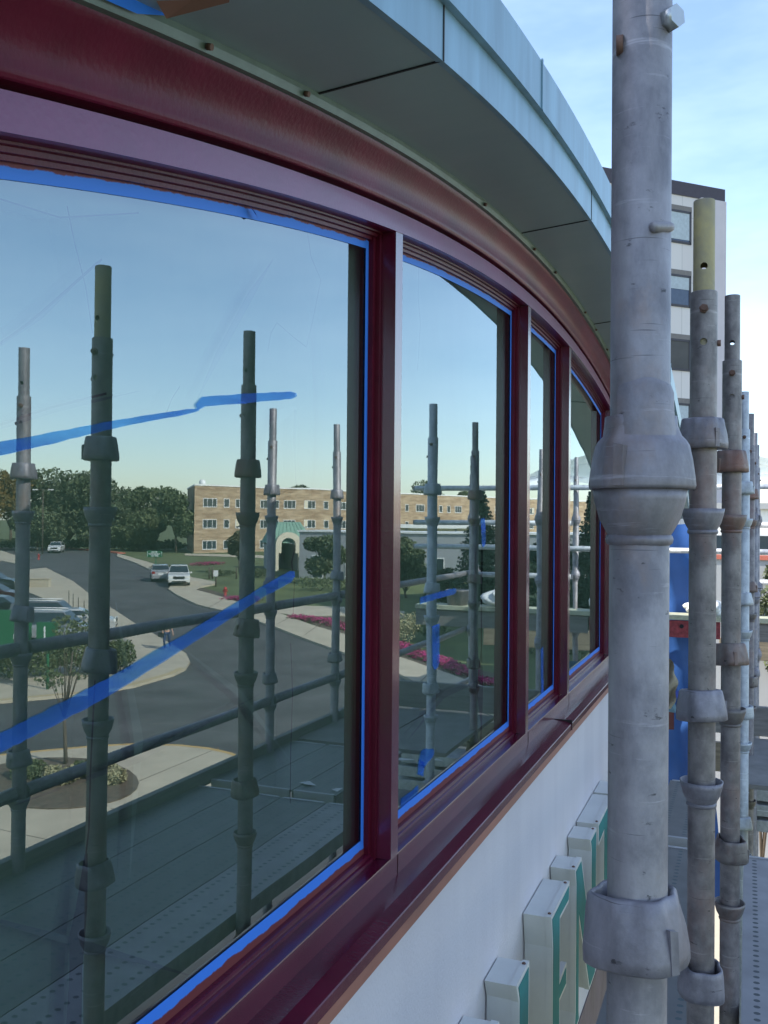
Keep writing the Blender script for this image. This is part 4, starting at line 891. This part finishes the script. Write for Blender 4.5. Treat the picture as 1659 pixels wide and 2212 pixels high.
pa = seen(845, 1132, 112); pb = seen(990, 1133, 112); ex4, ey4, L4 = facade_axes(pa, pb); o4 = Vector((pa.x, pa.y, gz(pa.x, pa.y))); h4 = pa.z-o4.z
cw = empty('cream_wing', o4, 'cream walled wing with a broad white eave in front of the brick building', 'building')
b = MB(); b.box((0, 0, 0), (L4*1.6, 8, h4-.4), (o4, ex4, ey4, Z)); part(b, 'wall', MT['cream'], cw)
b = MB(); b.box((-.6, -.6, h4-.42), (L4*1.6+.5, 8.5, h4), (o4, ex4, ey4, Z)); part(b, 'eave', MT['white'], cw)
for u in (1.7, 7.5):
    b = MB(); b.box((u, -.08, 0), (u+.3, .0, h4-.42), (o4, ex4, ey4, Z)); part(b, 'pilaster', MT['greyren'], cw)
# ================================================================ STREET FURNITURE
def post_at(px, pyb, z=None): b = ground(px, pyb) if z is None else seen(px, 1106, z); b.z = gz(b.x, b.y); return b
b0 = post_at(91, 0, 135); tl = seen(91, 1056, 135).z
lp = empty('street_lamp', b0, 'tall thin street lamp with two heads in front of the trees', 'street lamp')
b = MB(); b.tube(b0, (b0.x, b0.y, tl), .12, .07, n=10); pl = part(b, 'pole', MT['bark'], lp)
for sg in (-1, 1):
    b = MB(); e = Vector((b0.x, b0.y, tl))+Vector((c, -s, 0))*sg*1.1; b.tube((b0.x, b0.y, tl-.05), e, .04, n=6); part(b, 'arm', MT['bark'], lp)
    b = MB(); b.box((-.35, -.2, -.1), (.35, .2, .05), (e, Vector((c, -s, 0)), Vector((s, c, 0)), Z)); part(b, 'lamp_head', MT['white'], lp)
def signboard(px, pt, pb_, wpx, z, label, posts, lines, mw='signgreen', glyph=None):
    b = seen(px, 1106, z); b.z = gz(b.x, b.y); w_ = wpx*z/2030; zt, zb = seen(px, pt, z).z, seen(px, pb_, z).z
    exr = Vector((-c, s, 0)); eyr = Vector((s, c, 0))      # along the picture as mirrored, and away
    rt = empty('sign', b, label, 'sign'); m = MB(); m.box((-w_/2, -.05, zb-b.z), (w_/2, .05, zt-b.z), (b, exr, eyr, Z)); bdp = part(m, 'board', MT[mw], rt)
    for u in posts: m = MB(); m.tube(b+exr*u+eyr*.09-Z*.05, b+exr*u+eyr*.09+Z*(zt-b.z), .06, n=8); part(m, 'post', MT[mw] if mw == 'signgreen' else MT['bark'], rt)
    for (v, hh, segs) in lines:
        m = MB()
        for u0, u1 in segs: m.box((u0*w_, -.056, zb-b.z+v), (u1*w_, -.052, zb-b.z+v+hh), (b, exr, eyr, Z))
        sub(m, 'lettering', MT['white'], bdp)
    return rt
def dashes(a, b_, st, gap): 
    L_ = []; u = a
    while u < b_: L_.append((u, min(b_, u+st*random.uniform(.7, 1.2)))); u += st+gap
    return L_
signboard(335, 1189, 1203, 36, 88, 'green direction sign with three lines of white lettering behind the silver car', (.1,), [(.42, .12, dashes(-.2, .2, .045, .02)), (.24, .12, dashes(-.36, .36, .05, .02)), (.06, .12, dashes(-.22, -.02, .05, .02)+dashes(.04, .24, .05, .02)), (.05, .5, [(-.45, -.435), (.435, .45)])])
signboard(-5, 1318, 1402, 150, 40, 'big green sign board at the left edge of the first window', (-1, 1), [(.42, .20, [(.245, .252), (.262, .268), (.275, .281)]), (.42, .05, [(.245, .281)])])
signboard(104, 1345, 1404, 44, 39.5, 'narrow green sign with a white bar and white letters, mirrored left of the near post', (0,), [(.35, .62, [(-.14, -.06)]), (.42, .10, dashes(.12, .42, .06, .03)), (.22, .08, dashes(.12, .45, .07, .03))])
signboard(469.6, 1232, 1245, 9, 80, 'small white notice on a thin post on the lawn', (0,), [(.1, .3, [(-.2, .2)])], 'white')
def hydrant(px, pyb, z, label):
    b = post_at(px, pyb, z); rt = empty('fire_hydrant', b, label, 'fire hydrant')
    m = MB(); m.lathe(b, [(.16, 0), (.16, .05), (.1, .08), (.1, .55), (.14, .57), (.14, .62), (.09, .72), (.03, .78)], 16); part(m, 'barrel', MT['hydrant'], rt)
    m = MB(); m.tube(b+Vector((-.2, 0, .45)), b+Vector((.2, 0, .45)), .06, n=10); part(m, 'outlet', MT['hydrant'], rt)
hydrant(489, 1280, 74, 'red fire hydrant on the lawn behind the kerb'); hydrant(83, 1197, 120, 'small red hydrant left of the far white car')
for k, (x, y) in enumerate(((148, 1310), (157, 1318), (168, 1326), (180, 1335), (195, 1342))):
    b = post_at(x, y); m = MB(); m.tube(b, b+Z*1.15, .03, n=6); tag(m.build('marker_stake', MT['bark']), '%s of the thin dark stakes on the pavement by the parked cars' % ['first', 'second', 'third', 'fourth', 'fifth'][k], 'stake', 'thin stakes beside the pavement')
for k, x in enumerate((457, 463, 512, 530)):
    b = post_at(x, 0, 88); m = MB(); m.tube(b, b+Z*1.1, .07, n=8); tag(m.build('bollard', MT['bark']), '%s dark bollard by the path in front of the brick building' % ['first', 'second', 'third', 'last'][k], 'bollard', 'bollards by the path')
b = post_at(85, 0, 78); m = MB(); m.box((-.9, -.3, 0), (.9, .3, .75), (b, Vector((-c, s, 0)), Vector((s, c, 0)), Z)); m.box((-.95, -.35, .75), (.95, .35, .85), (b, Vector((-c, s, 0)), Vector((s, c, 0)), Z))
tag(m.build('planter_wall', MT['concrete']), 'low pale concrete block wall beside the road, right of the dark cars', 'wall')
# pale driftwood-like sculpture on the lawn
b = post_at(928, 0, 58); st_ = seen(928, 1268, 58).z; hh = st_-b.z
sc = empty('garden_sculpture', b, 'pale twisted garden sculpture left of the posts in the second window', 'sculpture')
m = MB(); nn = 30; rings = []
for k in range(nn):
    v = k/(nn-1); o = b+Vector((.16*math.sin(v*6), .1*math.cos(v*5), hh*v*.92)); r = .30*(1-v)**.8*(.7+.3*math.sin(v*25))+.07
    rings.append([o+Vector(((r*(1+.25*math.sin(3*a+v*12)))*math.cos(a), r*math.sin(a), 0)) for a in np.linspace(0, 2*math.pi, 12, endpoint=False)])
m.ring(rings); part(m, 'trunk', MT['stone'], sc)
for k in range(8):
    a = k*.8; m = MB(); p = b+Z*hh*.9; e = p+Vector((.35*math.cos(a), .35*math.sin(a), .22)); m.tube(p, e, .02, .008, n=5); m.tube(e, e+Vector((.15*math.cos(a), .15*math.sin(a), -.1)), .01, .005, n=5); part(m, 'branch', MT['stone'], sc)
m = MB(); p = b+Z*hh*.55+Vector((c, -s, 0))*.45; 
for k in range(6): a = k; m.tube(p, p+Vector((.18*math.cos(a), .1*math.sin(a), .14*math.sin(a*2))), .035, .01, n=6)
part(m, 'side_branch', MT['stone'], sc)
# ================================================================ CARS
def car(px, z, hr, hf, col, label, kind='suv', pyb=None, group='cars on the road', L_=4.5, Wd=1.8, Hh=1.65, rails=False):
    b = seen(px, 1106, z); b.z = gz(b.x, b.y)+.012
    hd = (Vector((-c, s, 0))*hr+Vector((s, c, 0))*hf).normalized(); sd_ = Vector((-hd.y, hd.x, 0))
    rt = empty('car', b, label, 'car', group); AX = (b, hd, sd_, Z); P = paint('car paint '+str(px), col)
    k = L_/2
    if kind == 'suv': prof = [(-k, .45), (-k, .95), (-k+.10, 1.05), (-k+.25, Hh-.18), (-k+.5, Hh-.03), (-k+1.2, Hh), (k-1.9, Hh-.03), (k-1.15, 1.08), (k-.35, .98), (k-.05, .85), (k, .55), (k-.02, .35), (-k+.05, .35)]
    else: prof = [(-k, .5), (-k, .92), (-k+.75, 1.0), (-k+1.35, Hh-.05), (-k+2.2, Hh), (k-2.0, Hh-.06), (k-1.25, .98), (k-.3, .86), (k-.03, .72), (k, .5), (k-.03, .3), (-k+.05, .3)]
    def wid(z_): return Wd/2*(1 if z_ < 1.0 else 1-.22*(z_-1.0)/(Hh-1.0))*(1 if z_ > .5 else .96)
    m = MB(); rings = []
    for fy in (-1, -.9, -.4, .4, .9, 1):
        rings.append([b+hd*(x*(1 if abs(fy) < 1 else .985))+sd_*(fy*wid(z_))+Z*(z_-(0 if abs(fy) < 1 else .02)) for x, z_ in prof])
    m.ring(rings, smooth=False); body = part(m, 'body', P, rt)
    gp_ = [(x, z_) for x, z_ in prof if z_ > .97]
    # side glass, windscreen, rear glass
    tp0 = -k+.38 if kind == 'suv' else -k+1.0; r0_ = k-1.25 if kind == 'suv' else k-1.35
    for sg in (-1, 1):
        q = [(tp0, 1.08), (r0_, 1.08), (r0_-.62, Hh-.10), (tp0+.22 if kind == 'suv' else tp0+.5, Hh-.10)]
        m = MB(); m.face([b+hd*x+sd_*(sg*(wid(z_)+.004))+Z*z_ for x, z_ in q]); m.face([b+hd*x+sd_*(sg*(wid(z_)+.002))+Z*z_ for x, z_ in q]); part(m, 'side_window', MT['glassdark'], rt)
    i0 = 6 if kind == 'suv' else 5; (xa, za), (xb, zb) = prof[i0], prof[i0+1]
    def screen(xa, za, xb, zb, nm, out_):
        m = MB(); f_ = .94
        A_ = [(xa+(xb-xa)*.08, za+(zb-za)*.08), (xa+(xb-xa)*.93, za+(zb-za)*.93)]; nrm = Vector((zb-za, 0, -(xb-xa))); nrm = hd*nrm.x+Z*nrm.z; nrm.normalize()
        if nrm.z < 0: nrm = -nrm
        P_ = [b+hd*x+sd_*(sg*wid(z_)*f_)+Z*z_+nrm*.008 for x, z_, sg in ((A_[0][0], A_[0][1], -1), (A_[0][0], A_[0][1], 1), (A_[1][0], A_[1][1], 1), (A_[1][0], A_[1][1], -1))]
        m.face(P_); m.face([p-nrm*.004 for p in P_]); part(m, nm, MT['glassdark'], rt)
    screen(xa, za, xb, zb, 'windscreen', 1)
    i1 = 2 if kind == 'suv' else 2; (xa, za), (xb, zb) = prof[i1+1], prof[i1]; screen(xa, za, xb, zb, 'rear_window', 1)
    for sx in (k-.85, -k+.85):
        for sg in (-1, 1):
            m = MB(); p = b+hd*sx+sd_*(sg*(Wd/2-.1))+Z*.33; m.tube(p-sd_*sg*.1, p+sd_*sg*.105, .33, n=20); ty = part(m, 'wheel', MT['rubber'], rt); m = MB(); m.tube(p+sd_*sg*.1, p+sd_*sg*.112, .2, n=14); sub(m, 'rim', MT['bolt'], ty)
    for sg in (-1, 1):
        m = MB(); m.box((k-.12, sg*(Wd/2-.25)-.19, .68), (k+.015, sg*(Wd/2-.25)+.19, .86), AX); part(m, 'headlight', MT['lampglass'], rt)
        m = MB(); m.box((-k-.015, sg*(Wd/2-.2)-.14, .72), (-k+.06, sg*(Wd/2-.2)+.14, .92), AX); part(m, 'tail_light', MT['taillight'], rt)
        m = MB(); m.box((k-1.75, sg*(Wd/2+.10)-.1, 1.02), (k-1.6, sg*(Wd/2+.10)+.1, 1.16), AX); part(m, 'mirror', P, rt)
    m = MB(); m.box((k-.04, -.5, .62), (k+.018, .5, .84), AX); part(m, 'grille', MT['rubber'], rt)
    m = MB(); m.box((k-.03, -.62, .36), (k+.012, .62, .46), AX); part(m, 'air_intake', MT['rubber'], rt)
    m = MB(); m.box((-k-.02, -.26, .62), (-k+.02, .26, .76), AX); part(m, 'number_plate', MT['white'], rt)
    if rails:
        for sg in (-1, 1): m = MB(); m.tube(b+hd*(-k+.5)+sd_*sg*.62+Z*(Hh+.06), b+hd*(k-1.95)+sd_*sg*.62+Z*(Hh+.04), .03, n=6); part(m, 'roof_rail', MT['white'], rt)
    return rt
car(392, 81, .22, -1, (.72, .72, .68), 'white sport utility car facing the camera at the kerb', L_=4.4, Wd=1.9, Hh=1.72)
car(348, 85.5, -.28, 1, (.42, .43, .44), 'silver saloon seen from behind, left of the white sport utility car', 'sedan', L_=4.7, Hh=1.48)
car(122, 140, .18, -1, (.75, .75, .74), 'small far white car driving towards the camera under the trees', L_=4.5, Hh=1.65)
car(122, 54, 1, .06, (.30, .31, .32), 'nearest parked grey car with a bright roof rail, behind the green signs', L_=5.0, Hh=1.85, rails=True, group='parked cars')
car(112, 58, 1, .06, (.12, .12, .13), 'dark parked car with a roof rail behind the nearest grey one', L_=5.0, Hh=1.82, rails=True, group='parked cars')
car(0, 62.5, 1, .05, (.015, .018, .02), 'black parked car with its round nose at the left edge', 'sedan', L_=4.8, Hh=1.5, group='parked cars')
car(-18, 69, 1, .05, (.06, .02, .025), 'dark red parked car behind the black one', 'sedan', L_=4.8, Hh=1.5, group='parked cars')
car(-25, 76, 1, .05, (.03, .04, .045), 'dark parked car farthest back in the parking row', L_=4.8, Hh=1.6, group='parked cars')
car(172, 57.5, .95, .2, (.6, .6, .58), 'white parked car whose front pokes out beyond the shrubs', 'sedan', L_=4.4, Hh=1.45, group='parked cars')
# ================================================================ PEDESTRIAN
def skin(name, joints, links_, m, root, sub_=2, rootv=0):
    me = bpy.data.meshes.new(name); me.from_pydata([j[0] for j in joints], links_, []); ob = bpy.data.objects.new(name, me); C.objects.link(ob)
    md = ob.modifiers.new('skin', 'SKIN'); md.use_smooth_shade = True
    for v, j in zip(me.skin_vertices[0].data, joints): v.radius = j[1] if isinstance(j[1], tuple) else (j[1], j[1])
    me.skin_vertices[0].data[rootv].use_root = True
    sb = ob.modifiers.new('sub', 'SUBSURF'); sb.levels = sub_; sb.render_levels = sub_
    bpy.context.view_layer.update(); dg = bpy.context.evaluated_depsgraph_get(); me2 = bpy.data.meshes.new_from_object(ob.evaluated_get(dg)); ob.modifiers.clear(); ob.data = me2
    me2.materials.clear(); me2.materials.append(m); ob.parent = root; return ob
pb_ = ground(363, 1409); pr = empty('person', (pb_.x, pb_.y, gz(pb_.x, pb_.y)+.13), 'person in a grey t-shirt and blue jeans on the pavement corner', 'person')
er = Vector((-c, s, 0)); ef = Vector((-s, -c, 0))        # picture right; towards the camera
def B_(r, f, z): v = er*r+ef*f; return (v.x, v.y, z)
J = [(B_(0, 0, .95), (.14, .10)), (B_(.01, .01, 1.15), (.12, .09)), (B_(.02, .03, 1.38), (.15, .10)), (B_(.02, .04, 1.50), .055), (B_(.02, .06, 1.58), .07), (B_(.02, .07, 1.66), (.078, .092)), (B_(.02, .07, 1.73), .06),
     (B_(-.09, .02, .90), .085), (B_(-.12, .16, .50), .06), (B_(-.10, .02, .09), .04), (B_(-.10, .16, .04), .035),
     (B_(.09, -.02, .90), .085), (B_(.13, -.06, .50), .06), (B_(.10, -.34, .16), .04), (B_(.10, -.24, .06), .035),
     (B_(-.19, .02, 1.42), .05), (B_(-.33, .0, 1.18), .038), (B_(-.22, .16, 1.03), .030), (B_(-.18, .20, 1.00), .028),
     (B_(.21, .02, 1.42), .05), (B_(.27, -.02, 1.14), .038), (B_(.36, .08, .90), .028), (B_(.38, .09, .84), .026), (B_(.02, .155, 1.655), .015)]
links_ = [(0, 1), (1, 2), (2, 3), (3, 4), (4, 5), (5, 6), (0, 7), (7, 8), (8, 9), (9, 10), (0, 11), (11, 12), (12, 13), (13, 14), (2, 15), (15, 16), (16, 17), (17, 18), (2, 19), (19, 20), (20, 21), (21, 22), (5, 23)]
base_n = len(J)
for hnd, dirx in ((18, -1), (22, 1)):
    hx = Vector(J[hnd][0])
    for k in range(5):
        off = er*(dirx*(.012*(k-2)))+ef*.012*(k-2); ln = .05+.008*(2-abs(k-2)); e1 = hx+off+Vector((0, 0, -ln)); e2 = e1+ef*.012+Vector((0, 0, -ln*.6))
        if k == 0: e1 = hx-er*dirx*.035+Vector((0, 0, -.03)); e2 = e1+Vector((0, 0, -.03))
        J.append((tuple(e1), .009)); J.append((tuple(e2), .008)); links_ += [(hnd, len(J)-2), (len(J)-2, len(J)-1)]
skin('body', J, links_, MT['skin'], pr)
skin('shirt', [(B_(0, 0, .97), (.155, .115)), (B_(.01, .01, 1.15), (.135, .105)), (B_(.02, .03, 1.38), (.165, .115)), (B_(.02, .035, 1.46), .085), (B_(-.19, .02, 1.42), .066), (B_(-.27, .01, 1.28), .056), (B_(.21, .02, 1.42), .066), (B_(.245, 0, 1.26), .056)], [(0, 1), (1, 2), (2, 3), (2, 4), (4, 5), (2, 6), (6, 7)], MT['tee'], pr)
skin('jeans', [(B_(0, 0, .98), (.152, .11))]+[(J[i][0], r) for i, r in ((7, .10), (8, .075), (9, .058), (11, .10), (12, .075), (13, .058))], [(0, 1), (1, 2), (2, 3), (0, 4), (4, 5), (5, 6)], MT['denim'], pr)
skin('hair', [(B_(.02, .03, 1.60), .07), (B_(.02, .05, 1.70), (.088, .095)), (B_(.02, .06, 1.77), .06)], [(0, 1), (1, 2)], MT['hair'], pr)
bgm = MB(); bo_ = Vector(pr.location)+er*-.30+ef*.12+Z*.82
bgm.box((-.17, -.06, -.12), (.17, .06, .14), (bo_, er, ef, Z)); bg_ = bgm.build('shoulder_bag', mat('black bag', (.015, .02, .022), .7)); bv = bg_.modifiers.new('b', 'BEVEL'); bv.width = .03; bv.segments = 3
tag(bg_, 'dark bag carried in the walking person\'s crooked arm', 'bag')
# ================================================================ DIRECT BACKGROUND
# tall precast block behind the eave
pr_ = direct(1563, 410, 53); pl_ = direct(1300, 363, 48.2)
ext = Vector((pr_.x-pl_.x, pr_.y-pl_.y, 0)); 
ang = R_(46); ext = Vector((math.sin(ang), math.cos(ang), 0)); eyt = Vector((-math.cos(ang), math.sin(ang), 0))
topz = pr_.z; Lt = 26; o5 = Vector((pr_.x, pr_.y, 0))-ext*Lt
tb_ = empty('tower_block', o5, 'tall beige precast block with a column of windows behind the scaffold', 'building')
tw = box_uv('wall', MT['precast'], tb_, o5, ext, eyt, Lt, 18, topz-.75)
for p_ in tw.data.uv_layers[0].data: p_.uv = (p_.uv[0]+.3, p_.uv[1]+.9)
b = MB(); b.box((-.05, -.06, topz-.75), (Lt+.06, 18, topz), (o5, ext, eyt, Z)); part(b, 'roof_band', mat('dark brown parapet', (.05, .04, .055), .6), tb_)
def hit5(px, py):
    r = ray(px, py); n = -eyt; t_ = (o5-Vector((0, 0, CZ))).dot(n)/r.dot(n); p_ = r*t_+Vector((0, 0, CZ)); return (p_-o5).dot(ext), p_.z
b = MB(); b.box((hit5(1508, 700)[0], -.25, 0), (Lt-.02, .0, topz-.76), (o5, ext, eyt, Z)); part(b, 'corner_pier', mat('pinkish pier', (.60, .54, .56), .85, 0, .05, 1), tb_)
def hit5(px, py):
    r = ray(px, py); n = -eyt; t_ = (o5-Vector((0, 0, CZ))).dot(n)/r.dot(n); p_ = r*t_+Vector((0, 0, CZ)); return (p_-o5).dot(ext), p_.z
zs = []
u_l, _ = hit5(1446, 490); u_r, _ = hit5(1500, 490)
wb = mat('pale blind', (.42, .47, .50), .5)
for k, (y0_, y1_) in enumerate(((453, 524), (592, 661), (731, 799), (869, 935), (1007, 1072), (1145, 1210))):
    _, z1_ = hit5(1470, y0_+2); _, z0_ = hit5(1470, y1_+2); 
    for du in (0, -6.8, -13.6):
        a_, b__ = u_l-2.6+du, u_r-.25+du
        b = MB(); fw = .12
        for q0_, q1_ in (((a_, z0_), (b__, z0_+fw)), ((a_, z1_-fw), (b__, z1_)), ((a_, z0_), (a_+fw, z1_)), ((b__-fw, z0_), (b__, z1_)), (((a_+b__)/2-.06+.1, z0_), ((a_+b__)/2+.06+.1, z1_))):
            b.box((q0_[0], -.06, q0_[1]), (q1_[0], .02, q1_[1]), (o5, ext, eyt, Z))
        f_ = part(b, 'window', mat('dark bronze frame', (.04, .035, .045), .5) if k == 0 and du == 0 else bpy.data.materials['dark bronze frame'], tb_)
        if k == 2 and du == 0:
            b = MB(); b.box((a_, -.03, z0_), (b__, -.01, z1_), (o5, ext, eyt, Z)); sub(b, 'louvre', MT['asphalt'], f_)
        else:
            b = MB(); b.box((a_, -.02, z0_), (b__, 0, z1_), (o5, ext, eyt, Z)); sub(b, 'window_pane', mat('block glass', (.05, .07, .12), .15) if k == 0 and du == 0 else bpy.data.materials['block glass'], f_)
            fr2 = [.12, .55, 0, .25, .3, .5][k]; b = MB(); b.box((a_+.12, -.035, z0_+(z1_-z0_)*fr2), (b__-.12, -.025, z1_-.1), (o5, ext, eyt, Z)); sub(b, 'blind', wb, f_)
        b = MB(); b.box((a_-.05, -.02, z1_), (b__+.05, .01, z1_+.28), (o5, ext, eyt, Z)); sub(b, 'lintel', MT['trim'] if False else mat('lintel band', (.20, .18, .17), .8) if k == 0 and du == 0 else bpy.data.materials['lintel band'], f_)
# low white flat-roofed block and patio wall at the right edge
def block(name, x0, x1, y, dp, z0, z1, m, label):
    rt = empty(name, (x0, y, 0), label, 'building'); b = MB(); b.box((x0, y, z0), (x1, y+dp, z1)); part(b, 'wall', MT[m], rt); return rt
lb = block('low_block', -1.3, 2.6, 34, 10, 0, CZ+.55, 'white', 'low white flat roofed building with a dark window band at the right edge')
b = MB(); b.box((-1.4, 33.8, CZ+.55), (2.7, 44, CZ+.75)); part(b, 'roof_edge', MT['greyren'], lb)
b = MB(); b.box((-1.2, 33.9, CZ-.95), (2.5, 33.98, CZ-.35)); part(b, 'window_band', MT['glassdark'], lb)
b = MB(); b.box((-1.2, 33.85, CZ-2.6), (2.5, 33.97, CZ-1.9)); part(b, 'window_band', MT['glassdark'], lb)
b = MB(); b.box((1.0, 36, CZ+.75), (2.4, 38, CZ+1.5)); part(b, 'rooftop_unit', MT['zinc'], lb)
lb2 = block('garden_wall', -.95, 1.3, 22, .4, 0, CZ-.75, 'greyren', 'beige wall behind the shrub at the right edge')
b = MB(); b.box((-1.0, 21.95, CZ-.75), (1.35, 22.45, CZ-.66)); part(b, 'coping', MT['redkerb'], lb2)
bb = direct(1648, 1300, 20.0); root = empty('shrub', (bb.x, bb.y, 0), 'dark climbing shrub against the beige wall at the right edge', 'shrub'); V, F_ = [], []; t = MB()
for k in range(7): p = Vector((bb.x+random.uniform(-.3, .5), bb.y+random.uniform(-.3, .3), CZ-3.0+k*.32)); leaves(V, F_, p, (.42, .35, .3), 240, .06); t.tube((bb.x, bb.y, 0), p, .03, .01, n=5)
part(t, 'stem', MT['bark'], root); leafmesh('foliage', V, F_, MT['leaf_dark'], root)
